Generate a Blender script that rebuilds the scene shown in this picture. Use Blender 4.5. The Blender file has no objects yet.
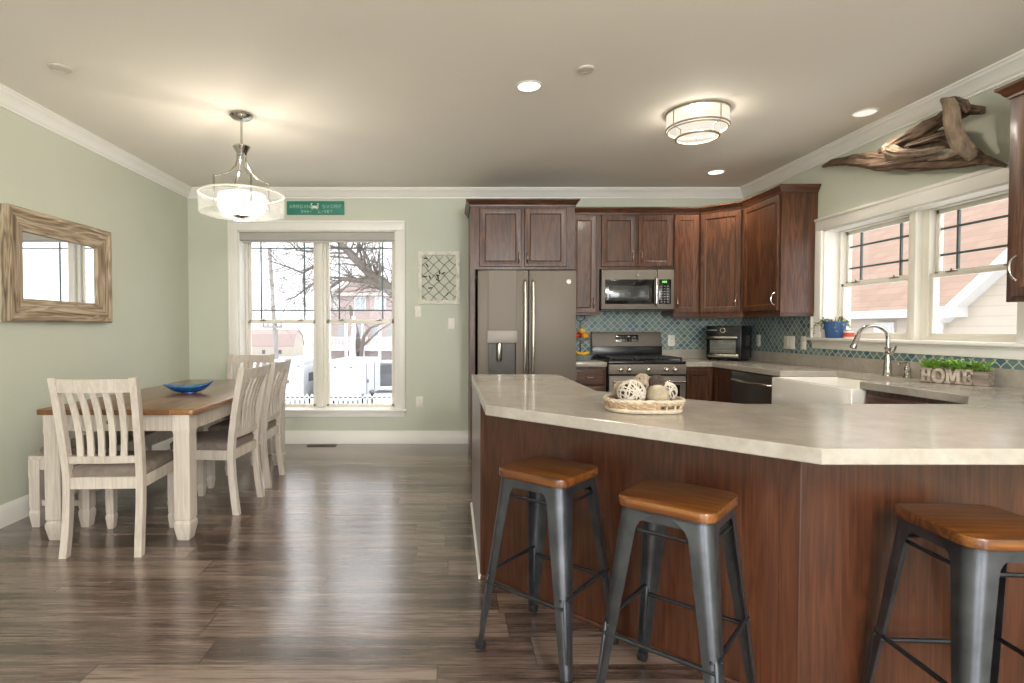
import bpy, bmesh, math, random
from math import sin, cos, pi, radians as R
from mathutils import Vector, Matrix, Euler, noise

random.seed(7)
sc = bpy.context.scene
C = sc.collection

# ------------------------------------------------------------------ camera, sky, light, exposure
CAMX, CAMY, FOC, CAMZ = 451.0, 328.0, 560.0, 1.24      # principal point, focal length (px of 1024x683), camera height
cd = bpy.data.cameras.new('camera'); cam = bpy.data.objects.new('camera', cd); C.objects.link(cam)
PITCH = math.atan((341.5 - CAMY) / FOC)               # the lens looks slightly down
cam.location = (0, 0, CAMZ); cam.rotation_euler = (R(90) - PITCH, 0, 0)
cd.sensor_width = 36; cd.lens = 36 * FOC / 1024
cd.shift_x = (512 - CAMX) / 1024; cd.shift_y = 0
cd.clip_start = 0.05; cd.clip_end = 500
sc.camera = cam

w = bpy.data.worlds.new('overcast'); sc.world = w; w.use_nodes = True
wn = w.node_tree.nodes; wl = w.node_tree.links
bg = wn['Background']; bg.inputs['Strength'].default_value = 2.0
wtc = wn.new('ShaderNodeTexCoord'); wno = wn.new('ShaderNodeTexNoise'); wno.inputs['Scale'].default_value = 2.2
wno.inputs['Detail'].default_value = 5
wr = wn.new('ShaderNodeValToRGB'); wr.color_ramp.elements[0].color = (0.60, 0.63, 0.67, 1); wr.color_ramp.elements[1].color = (1, 1, 1, 1)
wr.color_ramp.elements[0].position = .35; wr.color_ramp.elements[1].position = .6
wl.new(wtc.outputs['Generated'], wno.inputs['Vector']); wl.new(wno.outputs['Fac'], wr.inputs['Fac']); wl.new(wr.outputs['Color'], bg.inputs['Color'])

vs = sc.view_settings
vs.view_transform = 'Standard'; vs.look = 'None'; vs.gamma = 1; vs.use_curve_mapping = False; vs.exposure = 0.74
sc.cycles.use_denoising = True
sc.cycles.max_bounces = 10; sc.cycles.diffuse_bounces = 5; sc.cycles.transparent_max_bounces = 16
sc.cycles.sample_clamp_indirect = 6

def light(name, kind, loc, power, color=(1, 1, 1), size=None, rot=None, **kw):
    d = bpy.data.lights.new(name, kind); d.energy = power; d.color = color
    o = bpy.data.objects.new(name, d); o.location = loc
    if rot: o.rotation_euler = rot
    if kind == 'AREA':
        d.shape = 'RECTANGLE'; d.size = size[0]; d.size_y = size[1]
    elif size: d.shadow_soft_size = size
    for k, v in kw.items(): setattr(d, k, v)
    C.objects.link(o); return o

XL, XR, YB, YF, ZC = -2.80, 3.11, 5.986, -4.2, 2.716
# added fill: area lamps standing in for daylight at the unseen rear openings
light('rear_fill_left', 'AREA', (-1.2, YF + .02, 1.35), 60, (.97, .99, 1), (2.4, 2.1), (R(90), 0, 0))
light('rear_door_daylight', 'AREA', (1.8, YF + .02, 1.35), 70, (.97, .99, 1), (1.8, 2.1), (R(90), 0, 0))

light('unseen_fill_point', 'POINT', (1.1, -1.1, 2.15), 150, (1, .985, .96), .35)  # added fill point behind the camera, no fixture; brightens ceiling and left wall

# ------------------------------------------------------------------ pixel -> point helpers (points get their own depth)
def ray(px, py):
    u, v = (px - CAMX) / FOC, (341.5 - py) / FOC
    return Vector((u, cos(PITCH) + v * sin(PITCH), -sin(PITCH) + v * cos(PITCH)))
def P(px, py, Y): d = ray(px, py); return Vector((0, 0, CAMZ)) + d * (Y / d.y)
def PX(px, py, X): d = ray(px, py); return Vector((0, 0, CAMZ)) + d * (X / d.x)
def PZ(px, py, Z): d = ray(px, py); return Vector((0, 0, CAMZ)) + d * ((Z - CAMZ) / d.z)

# ------------------------------------------------------------------ objects, tags
ROOTM = {}
def tag(o, label=None, cat=None, group=None, kind=None):
    if label: o['label'] = label
    if cat: o['category'] = cat
    if group: o['group'] = group
    if kind: o['kind'] = kind
    return o
def thing(name, label, cat, loc=(0, 0, 0), rz=0, group=None, kind=None):
    o = bpy.data.objects.new(name, None); C.objects.link(o)
    o.empty_display_size = .1
    o.location = loc; o.rotation_euler = (0, 0, rz)
    tag(o, label, cat, group, kind)
    ROOTM[o.name] = Matrix.Translation(Vector(loc)) @ Matrix.Rotation(rz, 4, 'Z')
    return o
def root_of(o):
    while o.parent: o = o.parent
    return o
def dup(root, loc, rz=None, label=None, group=None):
    r = root.copy(); C.objects.link(r); r.location = loc
    if rz is not None: r.rotation_euler = (0, 0, rz)
    if label: r['label'] = label
    if group: r['group'] = group
    for ch in list(root.children):
        c = ch.copy(); C.objects.link(c); c.parent = r
        for g in list(ch.children):
            d = g.copy(); C.objects.link(d); d.parent = c
    return r

class MB:
    """Collects shapes in one bmesh and links them as ONE mesh object."""
    def __init__(self): self.bm = bmesh.new()
    def merge(self, t, M=None):
        if M is not None:
            bmesh.ops.transform(t, matrix=M, verts=t.verts)
            if M.determinant() < 0: bmesh.ops.reverse_faces(t, faces=t.faces[:])
        me = bpy.data.meshes.new('tmp'); t.to_mesh(me); t.free(); self.bm.from_mesh(me); bpy.data.meshes.remove(me)
        return self
    def box(self, x0, x1, y0, y1, z0, z1, bev=0, seg=2, M=None):
        t = bmesh.new()
        bmesh.ops.create_cube(t, size=1)
        for v in t.verts:
            v.co = Vector(((x0 + x1) / 2 + v.co.x * (x1 - x0), (y0 + y1) / 2 + v.co.y * (y1 - y0), (z0 + z1) / 2 + v.co.z * (z1 - z0)))
        if bev: bmesh.ops.bevel(t, geom=t.edges[:], offset=bev, segments=seg, affect='EDGES', profile=.5)
        return self.merge(t, M)
    def prism(self, pts, z0, z1, bev=0, seg=2, M=None, only_top=False):
        t = bmesh.new()
        lo = [t.verts.new((x, y, z0)) for x, y in pts]; hi = [t.verts.new((x, y, z1)) for x, y in pts]
        n = len(pts)
        t.faces.new(lo[::-1]); t.faces.new(hi)
        for i in range(n): t.faces.new((lo[i], lo[(i + 1) % n], hi[(i + 1) % n], hi[i]))
        bmesh.ops.recalc_face_normals(t, faces=t.faces[:])
        if bev:
            ed = [e for e in t.edges if (not only_top) or all(abs(v.co.z - z1) < 1e-6 for v in e.verts)]
            bmesh.ops.bevel(t, geom=ed, offset=bev, segments=seg, affect='EDGES', profile=.5)
        return self.merge(t, M)
    def loft(self, rings, cap=True, closed=True, M=None):
        t = bmesh.new()
        rv = [[t.verts.new(p) for p in r] for r in rings]
        n = len(rv[0])
        for a, b in zip(rv[:-1], rv[1:]):
            for i in range(n if closed else n - 1):
                j = (i + 1) % n
                try: t.faces.new((a[i], a[j], b[j], b[i]))
                except ValueError: pass
        if cap and closed:
            for r in (rv[0], rv[-1]):
                try: t.faces.new(r)
                except ValueError: pass
        bmesh.ops.recalc_face_normals(t, faces=t.faces[:])
        return self.merge(t, M)
    def tube(self, pts, r, seg=8, closed=False, M=None, cap=True, flat=1.0):
        pts = [Vector(p) for p in pts]; n = len(pts)
        rs = r if isinstance(r, (list, tuple)) else [r] * n
        rings = []; up = None
        for i in range(n):
            if closed: d = pts[(i + 1) % n] - pts[i - 1]
            else: d = pts[min(i + 1, n - 1)] - pts[max(i - 1, 0)]
            if d.length < 1e-9: d = Vector((0, 0, 1))
            d.normalize()
            if up is None:
                up = Vector((0, 0, 1)) if abs(d.z) < .9 else Vector((1, 0, 0))
            s = d.cross(up)
            if s.length < 1e-6: s = d.orthogonal()
            s.normalize(); up = s.cross(d); up.normalize()
            rings.append([pts[i] + (s * cos(2 * pi * k / seg) + up * sin(2 * pi * k / seg) * flat) * rs[i] for k in range(seg)])
        if closed: rings.append(rings[0])
        t = bmesh.new()
        if closed:
            rv = [[t.verts.new(p) for p in q] for q in rings[:-1]]; rv.append(rv[0])
        else: rv = [[t.verts.new(p) for p in q] for q in rings]
        for a, b in zip(rv[:-1], rv[1:]):
            for i in range(seg):
                j = (i + 1) % seg; t.faces.new((a[i], a[j], b[j], b[i]))
        if cap and not closed:
            t.faces.new(rv[0][::-1]); t.faces.new(rv[-1])
        bmesh.ops.recalc_face_normals(t, faces=t.faces[:])
        return self.merge(t, M)
    def lathe(self, prof, seg=32, M=None, cx=0, cy=0):
        """prof: (radius, z); radius 0 makes a pole"""
        t = bmesh.new(); rv = []
        for r, z in prof:
            if r < 1e-6: rv.append([t.verts.new((cx, cy, z))])
            else: rv.append([t.verts.new((cx + r * cos(2 * pi * k / seg), cy + r * sin(2 * pi * k / seg), z)) for k in range(seg)])
        for a, b in zip(rv[:-1], rv[1:]):
            for i in range(seg):
                j = (i + 1) % seg
                if len(a) == 1 and len(b) == 1: continue
                if len(a) == 1: t.faces.new((a[0], b[i], b[j]))
                elif len(b) == 1: t.faces.new((a[i], a[j], b[0]))
                else: t.faces.new((a[i], a[j], b[j], b[i]))
        bmesh.ops.recalc_face_normals(t, faces=t.faces[:])
        return self.merge(t, M)
    def sphere(self, c, r, sub=3, scale=(1, 1, 1), M=None):
        t = bmesh.new(); bmesh.ops.create_icosphere(t, subdivisions=sub, radius=1)
        for v in t.verts: v.co = Vector((c[0] + v.co.x * r * scale[0], c[1] + v.co.y * r * scale[1], c[2] + v.co.z * r * scale[2]))
        return self.merge(t, M)
    def sweep(self, prof, path, closed=False, out=1, M=None):
        """prof: (offset sideways, z); path: (x,y) at mitred corners; offset goes to the left of the path when out=1"""
        n = len(path); rings = []
        pv = [Vector(p) for p in path]
        for i in range(n):
            a = pv[i] - pv[i - 1] if (i > 0 or closed) else None
            b = pv[(i + 1) % n] - pv[i] if (i < n - 1 or closed) else None
            na = Vector((-a.y, a.x)).normalized() if a is not None else None
            nb = Vector((-b.y, b.x)).normalized() if b is not None else None
            if na is None: m = nb
            elif nb is None: m = na
            else:
                m = (na + nb).normalized(); m = m / max(.2, m.dot(na))
            rings.append([(pv[i].x + m.x * o * out, pv[i].y + m.y * o * out, z) for o, z in prof])
        if closed: rings.append(rings[0])
        return self.loft(rings, cap=not closed, M=M)
    def panel(self, w, h, loops, M=None):
        """a framed slab in the xz plane facing -y: loops of (inset, y) from the back edge to the middle"""
        t = bmesh.new(); rv = []
        for ins, y in loops:
            rv.append([t.verts.new(p) for p in ((ins, y, ins), (w - ins, y, ins), (w - ins, y, h - ins), (ins, y, h - ins))])
        for a, b in zip(rv[:-1], rv[1:]):
            for i in range(4): t.faces.new((a[i], a[(i + 1) % 4], b[(i + 1) % 4], b[i]))
        t.faces.new(rv[0][::-1]); t.faces.new(rv[-1])
        bmesh.ops.recalc_face_normals(t, faces=t.faces[:])
        return self.merge(t, M)
    def build(self, name, mat, parent=None, world=False, smooth=40):
        me = bpy.data.meshes.new(name)
        if world and parent is not None:
            bmesh.ops.transform(self.bm, matrix=ROOTM[root_of(parent).name].inverted(), verts=self.bm.verts)
        self.bm.to_mesh(me); self.bm.free()
        if smooth:
            me.polygons.foreach_set('use_smooth', [True] * len(me.polygons))
            me.set_sharp_from_angle(angle=R(smooth))
        me.materials.append(mat)
        o = bpy.data.objects.new(name, me); C.objects.link(o)
        if parent is not None: o.parent = parent
        return o
def rrect(hx, hy, r, n=6, cx=0, cy=0):
    pts = []
    for (sx, sy, a0) in ((1, 1, 0), (-1, 1, 90), (-1, -1, 180), (1, -1, 270)):
        for k in range(n + 1):
            a = R(a0 + 90 * k / n); pts.append((cx + sx * (hx - r) + r * cos(a), cy + sy * (hy - r) + r * sin(a)))
    return pts
def basis(o, x, y, z):
    return Matrix(((x[0], y[0], z[0], o[0]), (x[1], y[1], z[1], o[1]), (x[2], y[2], z[2], o[2]), (0, 0, 0, 1)))

# ------------------------------------------------------------------ materials (all procedural)
def srgb(r, g, b):
    f = lambda c: (c / 255 / 12.92) if c / 255 <= .04045 else ((c / 255 + .055) / 1.055) ** 2.4
    return (f(r), f(g), f(b), 1)
def mix(a, b, t): return tuple(a[i] * (1 - t) + b[i] * t for i in range(3)) + (1,)
class NT:
    def __init__(self, name):
        self.m = bpy.data.materials.new(name); self.m.use_nodes = True
        self.n = self.m.node_tree.nodes; self.l = self.m.node_tree.links
        self.b = self.n['Principled BSDF']; self.out = self.n['Material Output']
    def new(self, t, **kw):
        x = self.n.new(t)
        for k, v in kw.items(): setattr(x, k, v)
        return x
    def link(self, a, b): self.l.new(a, b)
    def math(self, op, a, b=None, c=None):
        x = self.new('ShaderNodeMath', operation=op)
        for i, v in enumerate((a, b, c)):
            if v is None: continue
            if isinstance(v, (int, float)): x.inputs[i].default_value = v
            else: self.link(v, x.inputs[i])
        return x.outputs[0]
    def coords(self, scale=(1, 1, 1), rnd=True, rot=(0, 0, 0)):
        tc = self.new('ShaderNodeTexCoord'); mp = self.new('ShaderNodeMapping')
        mp.inputs['Scale'].default_value = scale; mp.inputs['Rotation'].default_value = rot
        self.link(tc.outputs['Object'], mp.inputs['Vector'])
        if rnd:
            oi = self.new('ShaderNodeObjectInfo'); mu = self.math('MULTIPLY', oi.outputs['Random'], 37.0)
            cb = self.new('ShaderNodeCombineXYZ')
            for i in range(3): self.link(mu, cb.inputs[i])
            self.link(cb.outputs[0], mp.inputs['Location'])
        return mp.outputs['Vector']
    def noise(self, vec, scale, detail=4, rough=.55, dist=0):
        x = self.new('ShaderNodeTexNoise'); x.inputs['Scale'].default_value = scale; x.inputs['Detail'].default_value = detail
        x.inputs['Roughness'].default_value = rough; x.inputs['Distortion'].default_value = dist
        self.link(vec, x.inputs['Vector']); return x.outputs['Fac']
    def ramp(self, fac, stops):
        x = self.new('ShaderNodeValToRGB'); cr = x.color_ramp
        while len(cr.elements) < len(stops): cr.elements.new(.5)
        for e, (p, c) in zip(cr.elements, stops): e.position = p; e.color = c
        self.link(fac, x.inputs['Fac']); return x.outputs['Color']
    def mixc(self, fac, a, b, mode='MIX'):
        x = self.new('ShaderNodeMix', data_type='RGBA', blend_type=mode)
        for i, v in ((0, fac), (6, a), (7, b)):
            if isinstance(v, (int, float, tuple)): x.inputs[i].default_value = v
            else: self.link(v, x.inputs[i])
        return x.outputs[2]
    def bump(self, h, strength=.2, dist=.01):
        x = self.new('ShaderNodeBump'); x.inputs['Strength'].default_value = strength; x.inputs['Distance'].default_value = dist
        self.link(h, x.inputs['Height']); self.link(x.outputs['Normal'], self.b.inputs['Normal'])
    def set(self, **kw):
        for k, v in kw.items(): self.b.inputs[k.replace('_', ' ')].default_value = v
        return self
def pm(name, col, rough=.5, metal=0, var=.10, scale=12, bump=0, coat=0, stretch=(1, 1, 1), spec=.5):
    t = NT(name); v = t.coords(stretch); f = t.noise(v, scale, 5)
    lo = tuple(c * (1 - var) for c in col[:3]) + (1,); hi = tuple(min(1, c * (1 + var)) for c in col[:3]) + (1,)
    t.link(t.ramp(f, [(.3, lo), (.7, hi)]), t.b.inputs['Base Color'])
    t.set(Roughness=rough, Metallic=metal, Coat_Weight=coat, Specular_IOR_Level=spec); t.b.inputs['Coat Roughness'].default_value = .15
    if bump: t.bump(t.noise(v, scale * 6, 3), bump, .004)
    return t.m
def wood(name, dark, mid, light, axis='z', rough=.35, coat=.2, ringy=6.0, fine=1.0, bump=.06, fig=.30):
    t = NT(name)
    st = {'x': (.09, 1, 1), 'y': (1, .09, 1), 'z': (1, 1, .09)}[axis]
    v = t.coords(st)
    n1 = t.noise(v, ringy, 3, .5, .6)                      # cathedral figure: bands of a stretched noise
    bands = t.math('FRACT', t.math('MULTIPLY', n1, 7.0))
    tri = t.math('ABSOLUTE', t.math('SUBTRACT', t.math('MULTIPLY', bands, 2.0), 1.0))
    st2 = {'x': (.02, 1, 1), 'y': (1, .02, 1), 'z': (1, 1, .02)}[axis]
    v2 = t.coords(st2)
    pores = t.noise(v2, 230 * fine, 2, .6)
    broad = t.noise(v, 2.5, 2)
    f = t.math('ADD', t.math('MULTIPLY', tri, fig), t.math('ADD', t.math('MULTIPLY', pores, .45), t.math('MULTIPLY', broad, .36)))
    t.link(t.ramp(f, [(.30, dark), (.55, mid), (.82, light)]), t.b.inputs['Base Color'])
    t.set(Roughness=rough, Coat_Weight=coat); t.b.inputs['Coat Roughness'].default_value = .12
    if bump: t.bump(pores, bump, .002)
    return t.m
def glow(name, col, strength, var=.06):
    t = NT(name); v = t.coords(); f = t.noise(v, 9, 3)
    lo = tuple(c * (1 - var) for c in col[:3]) + (1,)
    t.link(t.ramp(f, [(.3, lo), (.7, col)]), t.b.inputs['Emission Color'])
    t.set(Emission_Strength=strength, Base_Color=(.22, .21, .2, 1), Roughness=.4)
    return t.m
def frosted(name, col, strength, through=.4):
    """lit frosted shade that lets part of its bulb's light straight through"""
    t = NT(name); v = t.coords(); f = t.noise(v, 9, 3); em = t.new('ShaderNodeEmission'); tr = t.new('ShaderNodeBsdfTransparent'); mx = t.new('ShaderNodeMixShader')
    t.link(t.ramp(f, [(.3, tuple(c * .94 for c in col[:3]) + (1,)), (.7, col)]), em.inputs['Color']); em.inputs['Strength'].default_value = strength
    mx.inputs[0].default_value = through; t.link(em.outputs[0], mx.inputs[1]); t.link(tr.outputs[0], mx.inputs[2]); t.link(mx.outputs[0], t.out.inputs['Surface'])
    return t.m
def clear(name, tint=(1, 1, 1, 1), gloss=.08, rough=.02, bump=0, bscale=30):
    t = NT(name); tr = t.new('ShaderNodeBsdfTransparent'); gl = t.new('ShaderNodeBsdfGlossy'); mx = t.new('ShaderNodeMixShader')
    tr.inputs['Color'].default_value = tint; gl.inputs['Roughness'].default_value = rough
    lw = t.new('ShaderNodeLayerWeight'); lw.inputs['Blend'].default_value = .5
    v = t.coords(); n = t.noise(v, bscale, 2)
    f = t.math('ADD', t.math('ADD', t.math('MULTIPLY', t.math('POWER', lw.outputs['Facing'], 5.0), .7), .006), t.math('MULTIPLY', n, gloss))
    t.link(f, mx.inputs[0]); t.link(tr.outputs[0], mx.inputs[1]); t.link(gl.outputs[0], mx.inputs[2]); t.link(mx.outputs[0], t.out.inputs['Surface'])
    if bump:
        x = t.new('ShaderNodeBump'); x.inputs['Strength'].default_value = bump; x.inputs['Distance'].default_value = .01
        t.link(n, x.inputs['Height']); t.link(x.outputs['Normal'], gl.inputs['Normal']); t.link(x.outputs['Normal'], lw.inputs['Normal'])
    return t.m

M = {}
M['wall'] = pm('sage_paint', srgb(198, 201, 184), .6, var=.015, scale=3, bump=.03)
M['ceiling'] = pm('ceiling_paint', srgb(232, 226, 214), .8, var=.012, scale=2)
M['trim'] = pm('trim_paint', srgb(234, 231, 223), .35, var=.015, scale=5)
M['vinyl'] = pm('window_vinyl', srgb(228, 224, 212), .35, var=.02, scale=6)
M['cab'] = wood('stained_oak', srgb(40, 22, 12), srgb(76, 44, 25), srgb(108, 67, 40), 'z', .38, .1, 13)
M['cab_h'] = wood('stained_oak_rail', srgb(40, 22, 12), srgb(76, 44, 25), srgb(106, 66, 40), 'x', .38, .1, 13)
M['island'] = wood('island_veneer', srgb(50, 26, 15), srgb(80, 44, 26), srgb(106, 64, 41), 'z', .36, .25, 12, fig=.16)
M['chair'] = wood('whitewashed_wood', srgb(178, 166, 153), srgb(200, 189, 177), srgb(214, 205, 194), 'z', .5, 0, 12, bump=.04, fig=.2)
M['fabric'] = pm('taupe_fabric', srgb(122, 110, 102), .95, var=.16, scale=26, bump=.3)
M['steel'] = pm('slate_steel', srgb(118, 110, 100), .55, .3, var=.03, scale=6, stretch=(1, 1, .05))
M['bright'] = pm('brushed_nickel', srgb(205, 200, 192), .22, 1, var=.05, scale=10)
M['chrome'] = pm('polished_nickel', srgb(190, 186, 178), .14, 1, var=.05, scale=9)
M['black'] = pm('black_enamel', srgb(22, 22, 23), .25, var=.2, scale=9)
M['iron'] = pm('cast_iron', srgb(24, 24, 25), .55, var=.25, scale=30, bump=.2)
M['blackglass'] = pm('black_glass', srgb(16, 17, 18), .06, var=.1, scale=4, coat=.6)
M['greyglass'] = pm('grey_oven_window', srgb(58, 60, 60), .08, var=.1, scale=6, coat=.6)
M['gun'] = pm('gunmetal', srgb(84, 86, 90), .34, .8, var=.35, scale=8, bump=.05)
M['gundark'] = pm('gunmetal_bars', srgb(54, 56, 59), .4, .7, var=.25, scale=10)
M['rubber'] = pm('black_rubber', srgb(24, 24, 25), .7, var=.15, scale=20)
M['plate'] = pm('white_plastic', srgb(232, 228, 216), .4, var=.02, scale=15)
M['slot'] = pm('dark_slots', srgb(60, 58, 55), .6, var=.1, scale=15)
M['porcelain'] = pm('white_fireclay', srgb(232, 229, 220), .12, var=.015, scale=4, coat=.6)
M['glass'] = clear('window_glass', gloss=.006)
def drum_mat():
    t = NT('patterned_glass'); v = t.coords(); n = t.noise(v, 34, 3, .5, 1.2)
    tr = t.new('ShaderNodeBsdfTransparent'); tl = t.new('ShaderNodeBsdfTranslucent'); df = t.new('ShaderNodeBsdfDiffuse'); gl = t.new('ShaderNodeBsdfGlossy')
    gl.inputs['Roughness'].default_value = .06; tl.inputs['Color'].default_value = (.95, .95, .93, 1); df.inputs['Color'].default_value = (.95, .95, .93, 1)
    a = t.new('ShaderNodeMixShader'); b = t.new('ShaderNodeMixShader'); c = t.new('ShaderNodeMixShader'); c.inputs[0].default_value = .06
    t.link(tl.outputs[0], a.inputs[1]); t.link(df.outputs[0], a.inputs[2])
    t.link(t.math('MULTIPLY', t.math('POWER', n, 3.0), .36), b.inputs[0]); t.link(tr.outputs[0], b.inputs[1]); t.link(a.outputs[0], b.inputs[2])
    t.link(b.outputs[0], c.inputs[1]); t.link(gl.outputs[0], c.inputs[2]); t.link(c.outputs[0], t.out.inputs['Surface'])
    return t.m
M['drumglass'] = drum_mat()
M['snow'] = pm('old_snow', srgb(204, 207, 211), .8, var=.08, scale=1.2, bump=.2)
M['white_ext'] = pm('white_exterior_paint', srgb(210, 210, 208), .5, var=.04, scale=4)
M['fruit_orange'] = pm('orange_peel', srgb(236, 150, 20), .5, var=.1, scale=40, bump=.2)
M['fruit_red'] = pm('apple_skin', srgb(190, 34, 26), .35, var=.25, scale=16)
M['fruit_yellow'] = pm('banana_skin', srgb(236, 184, 30), .5, var=.12, scale=18)
M['leaf'] = pm('boxwood_leaf', srgb(136, 182, 68), .5, var=.4, scale=18)
M['leafgrey'] = pm('pale_leaf', srgb(130, 140, 84), .55, var=.3, scale=25)
M['stem'] = pm('plant_stem', srgb(92, 96, 52), .6, var=.2, scale=30)
M['soil'] = pm('potting_soil', srgb(56, 42, 32), .95, var=.3, scale=60, bump=.5)
M['bark'] = pm('tree_bark', srgb(112, 104, 97), .9, var=.25, scale=20, bump=.4, stretch=(1, 1, .3))
M['brush_pole'] = pm('weathered_pole', srgb(150, 146, 142), .9, var=.15, scale=12, stretch=(1, 1, .1))

def floor_mat():
    t = NT('plank_floor'); tc = t.new('ShaderNodeTexCoord'); sp = t.new('ShaderNodeSeparateXYZ'); t.link(tc.outputs['Object'], sp.inputs[0])
    X, Y = sp.outputs[0], sp.outputs[1]
    PW_, PL_ = .185, 1.25
    row = t.math('FLOOR', t.math('DIVIDE', Y, PW_))
    wn_ = t.new('ShaderNodeTexWhiteNoise', noise_dimensions='1D'); t.link(row, wn_.inputs['W'])
    xs = t.math('ADD', t.math('DIVIDE', X, PL_), t.math('MULTIPLY', wn_.outputs['Value'], 7.3))
    col = t.math('FLOOR', xs)
    cb = t.new('ShaderNodeCombineXYZ'); t.link(row, cb.inputs[0]); t.link(col, cb.inputs[1])
    w2 = t.new('ShaderNodeTexWhiteNoise', noise_dimensions='2D'); t.link(cb.outputs[0], w2.inputs['Vector'])
    off = t.new('ShaderNodeVectorMath', operation='MULTIPLY_ADD'); t.link(w2.outputs['Color'], off.inputs[0]); off.inputs[1].default_value = (9, 9, 9); t.link(tc.outputs['Object'], off.inputs[2])
    mp = t.new('ShaderNodeMapping'); mp.inputs['Scale'].default_value = (.05, 1, 1); t.link(off.outputs[0], mp.inputs['Vector'])
    n1 = t.noise(mp.outputs[0], 16, 5, .62, .5); n2 = t.noise(mp.outputs[0], 110, 4, .7)
    mp3 = t.new('ShaderNodeMapping'); mp3.inputs['Scale'].default_value = (.16, 1, 1); t.link(off.outputs[0], mp3.inputs['Vector'])
    n3 = t.noise(mp3.outputs[0], 7, 3)
    f = t.math('ADD', t.math('ADD', t.math('MULTIPLY', n1, .38), t.math('MULTIPLY', n2, .42)), t.math('MULTIPLY', n3, .26))
    f = t.math('ADD', f, t.math('MULTIPLY', t.math('SUBTRACT', w2.outputs['Value'], .5), .10))
    c = t.ramp(f, [(.38, srgb(44, 34, 29)), (.5, srgb(90, 74, 66)), (.63, srgb(138, 120, 109))])
    fy = t.math('FRACT', t.math('DIVIDE', Y, PW_)); fx = t.math('FRACT', xs)
    ey = t.math('LESS_THAN', t.math('MINIMUM', fy, t.math('SUBTRACT', 1, fy)), .010)
    ex = t.math('LESS_THAN', t.math('MINIMUM', fx, t.math('SUBTRACT', 1, fx)), .0018)
    e = t.math('MAXIMUM', ey, ex)
    t.link(t.mixc(t.math('MULTIPLY', e, .55), c, srgb(40, 33, 29)), t.b.inputs['Base Color'])
    rr = t.math('ADD', t.math('MULTIPLY', n2, .14), .12); t.link(rr, t.b.inputs['Roughness'])
    t.b.inputs['Specular IOR Level'].default_value = .9; t.b.inputs['Coat Weight'].default_value = .4; t.b.inputs['Coat Roughness'].default_value = .22
    t.bump(t.math('SUBTRACT', n2, t.math('MULTIPLY', e, .6)), .10, .003)
    return t.m
M['floor'] = floor_mat()

def tile_mat():
    """lattice of glazed teal diamonds with curved cream joints; pattern coordinate runs along the wall and up"""
    t = NT('teal_lattice_tile'); tc = t.new('ShaderNodeTexCoord'); sp = t.new('ShaderNodeSeparateXYZ'); t.link(tc.outputs['Object'], sp.inputs[0])
    s = t.math('ADD', sp.outputs[0], sp.outputs[1]); z = sp.outputs[2]
    d = .068
    u = t.math('DIVIDE', t.math('ADD', s, z), d); v = t.math('DIVIDE', t.math('SUBTRACT', s, z), d)
    u2 = t.math('ADD', u, t.math('MULTIPLY', t.math('SINE', t.math('MULTIPLY', v, 2 * pi)), .018))
    v2 = t.math('ADD', v, t.math('MULTIPLY', t.math('SINE', t.math('MULTIPLY', u, 2 * pi)), .018))
    fu, fv = t.math('FRACT', u2), t.math('FRACT', v2)
    eu = t.math('MINIMUM', fu, t.math('SUBTRACT', 1, fu)); ev = t.math('MINIMUM', fv, t.math('SUBTRACT', 1, fv))
    ed = t.math('MINIMUM', eu, ev)
    cb = t.new('ShaderNodeCombineXYZ'); t.link(t.math('FLOOR', u2), cb.inputs[0]); t.link(t.math('FLOOR', v2), cb.inputs[1])
    wnz = t.new('ShaderNodeTexWhiteNoise', noise_dimensions='2D'); t.link(cb.outputs[0], wnz.inputs['Vector'])
    col = t.ramp(wnz.outputs['Value'], [(0, srgb(66, 102, 110)), (.25, srgb(98, 126, 127)), (.5, srgb(122, 142, 138)), (.75, srgb(88, 120, 126)), (.93, srgb(50, 94, 118))])
    nz = t.noise(tc.outputs['Object'], 60, 3)
    col = t.mixc(t.math('MULTIPLY', nz, .3), col, srgb(150, 172, 166))
    g = t.math('LESS_THAN', ed, .055)
    t.link(t.mixc(g, col, srgb(198, 190, 168)), t.b.inputs['Base Color'])
    t.link(t.math('ADD', t.math('MULTIPLY', g, .5), .12), t.b.inputs['Roughness'])
    t.bump(t.math('MINIMUM', ed, .1), .5, .02)
    return t.m
M['tile'] = tile_mat()

def stone_mat():
    t = NT('mottled_countertop'); v = t.coords((1, 1, 1), rnd=False); n = t.noise(v, 5, 6, .6, .5); n2 = t.noise(v, 45, 3)
    f = t.math('ADD', t.math('MULTIPLY', n, .75), t.math('MULTIPLY', n2, .25))
    t.link(t.ramp(f, [(.33, srgb(154, 146, 135)), (.5, srgb(166, 159, 148)), (.68, srgb(178, 172, 162))]), t.b.inputs['Base Color'])
    t.set(Roughness=.22, Coat_Weight=.15); return t.m
M['stone'] = stone_mat()

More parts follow.
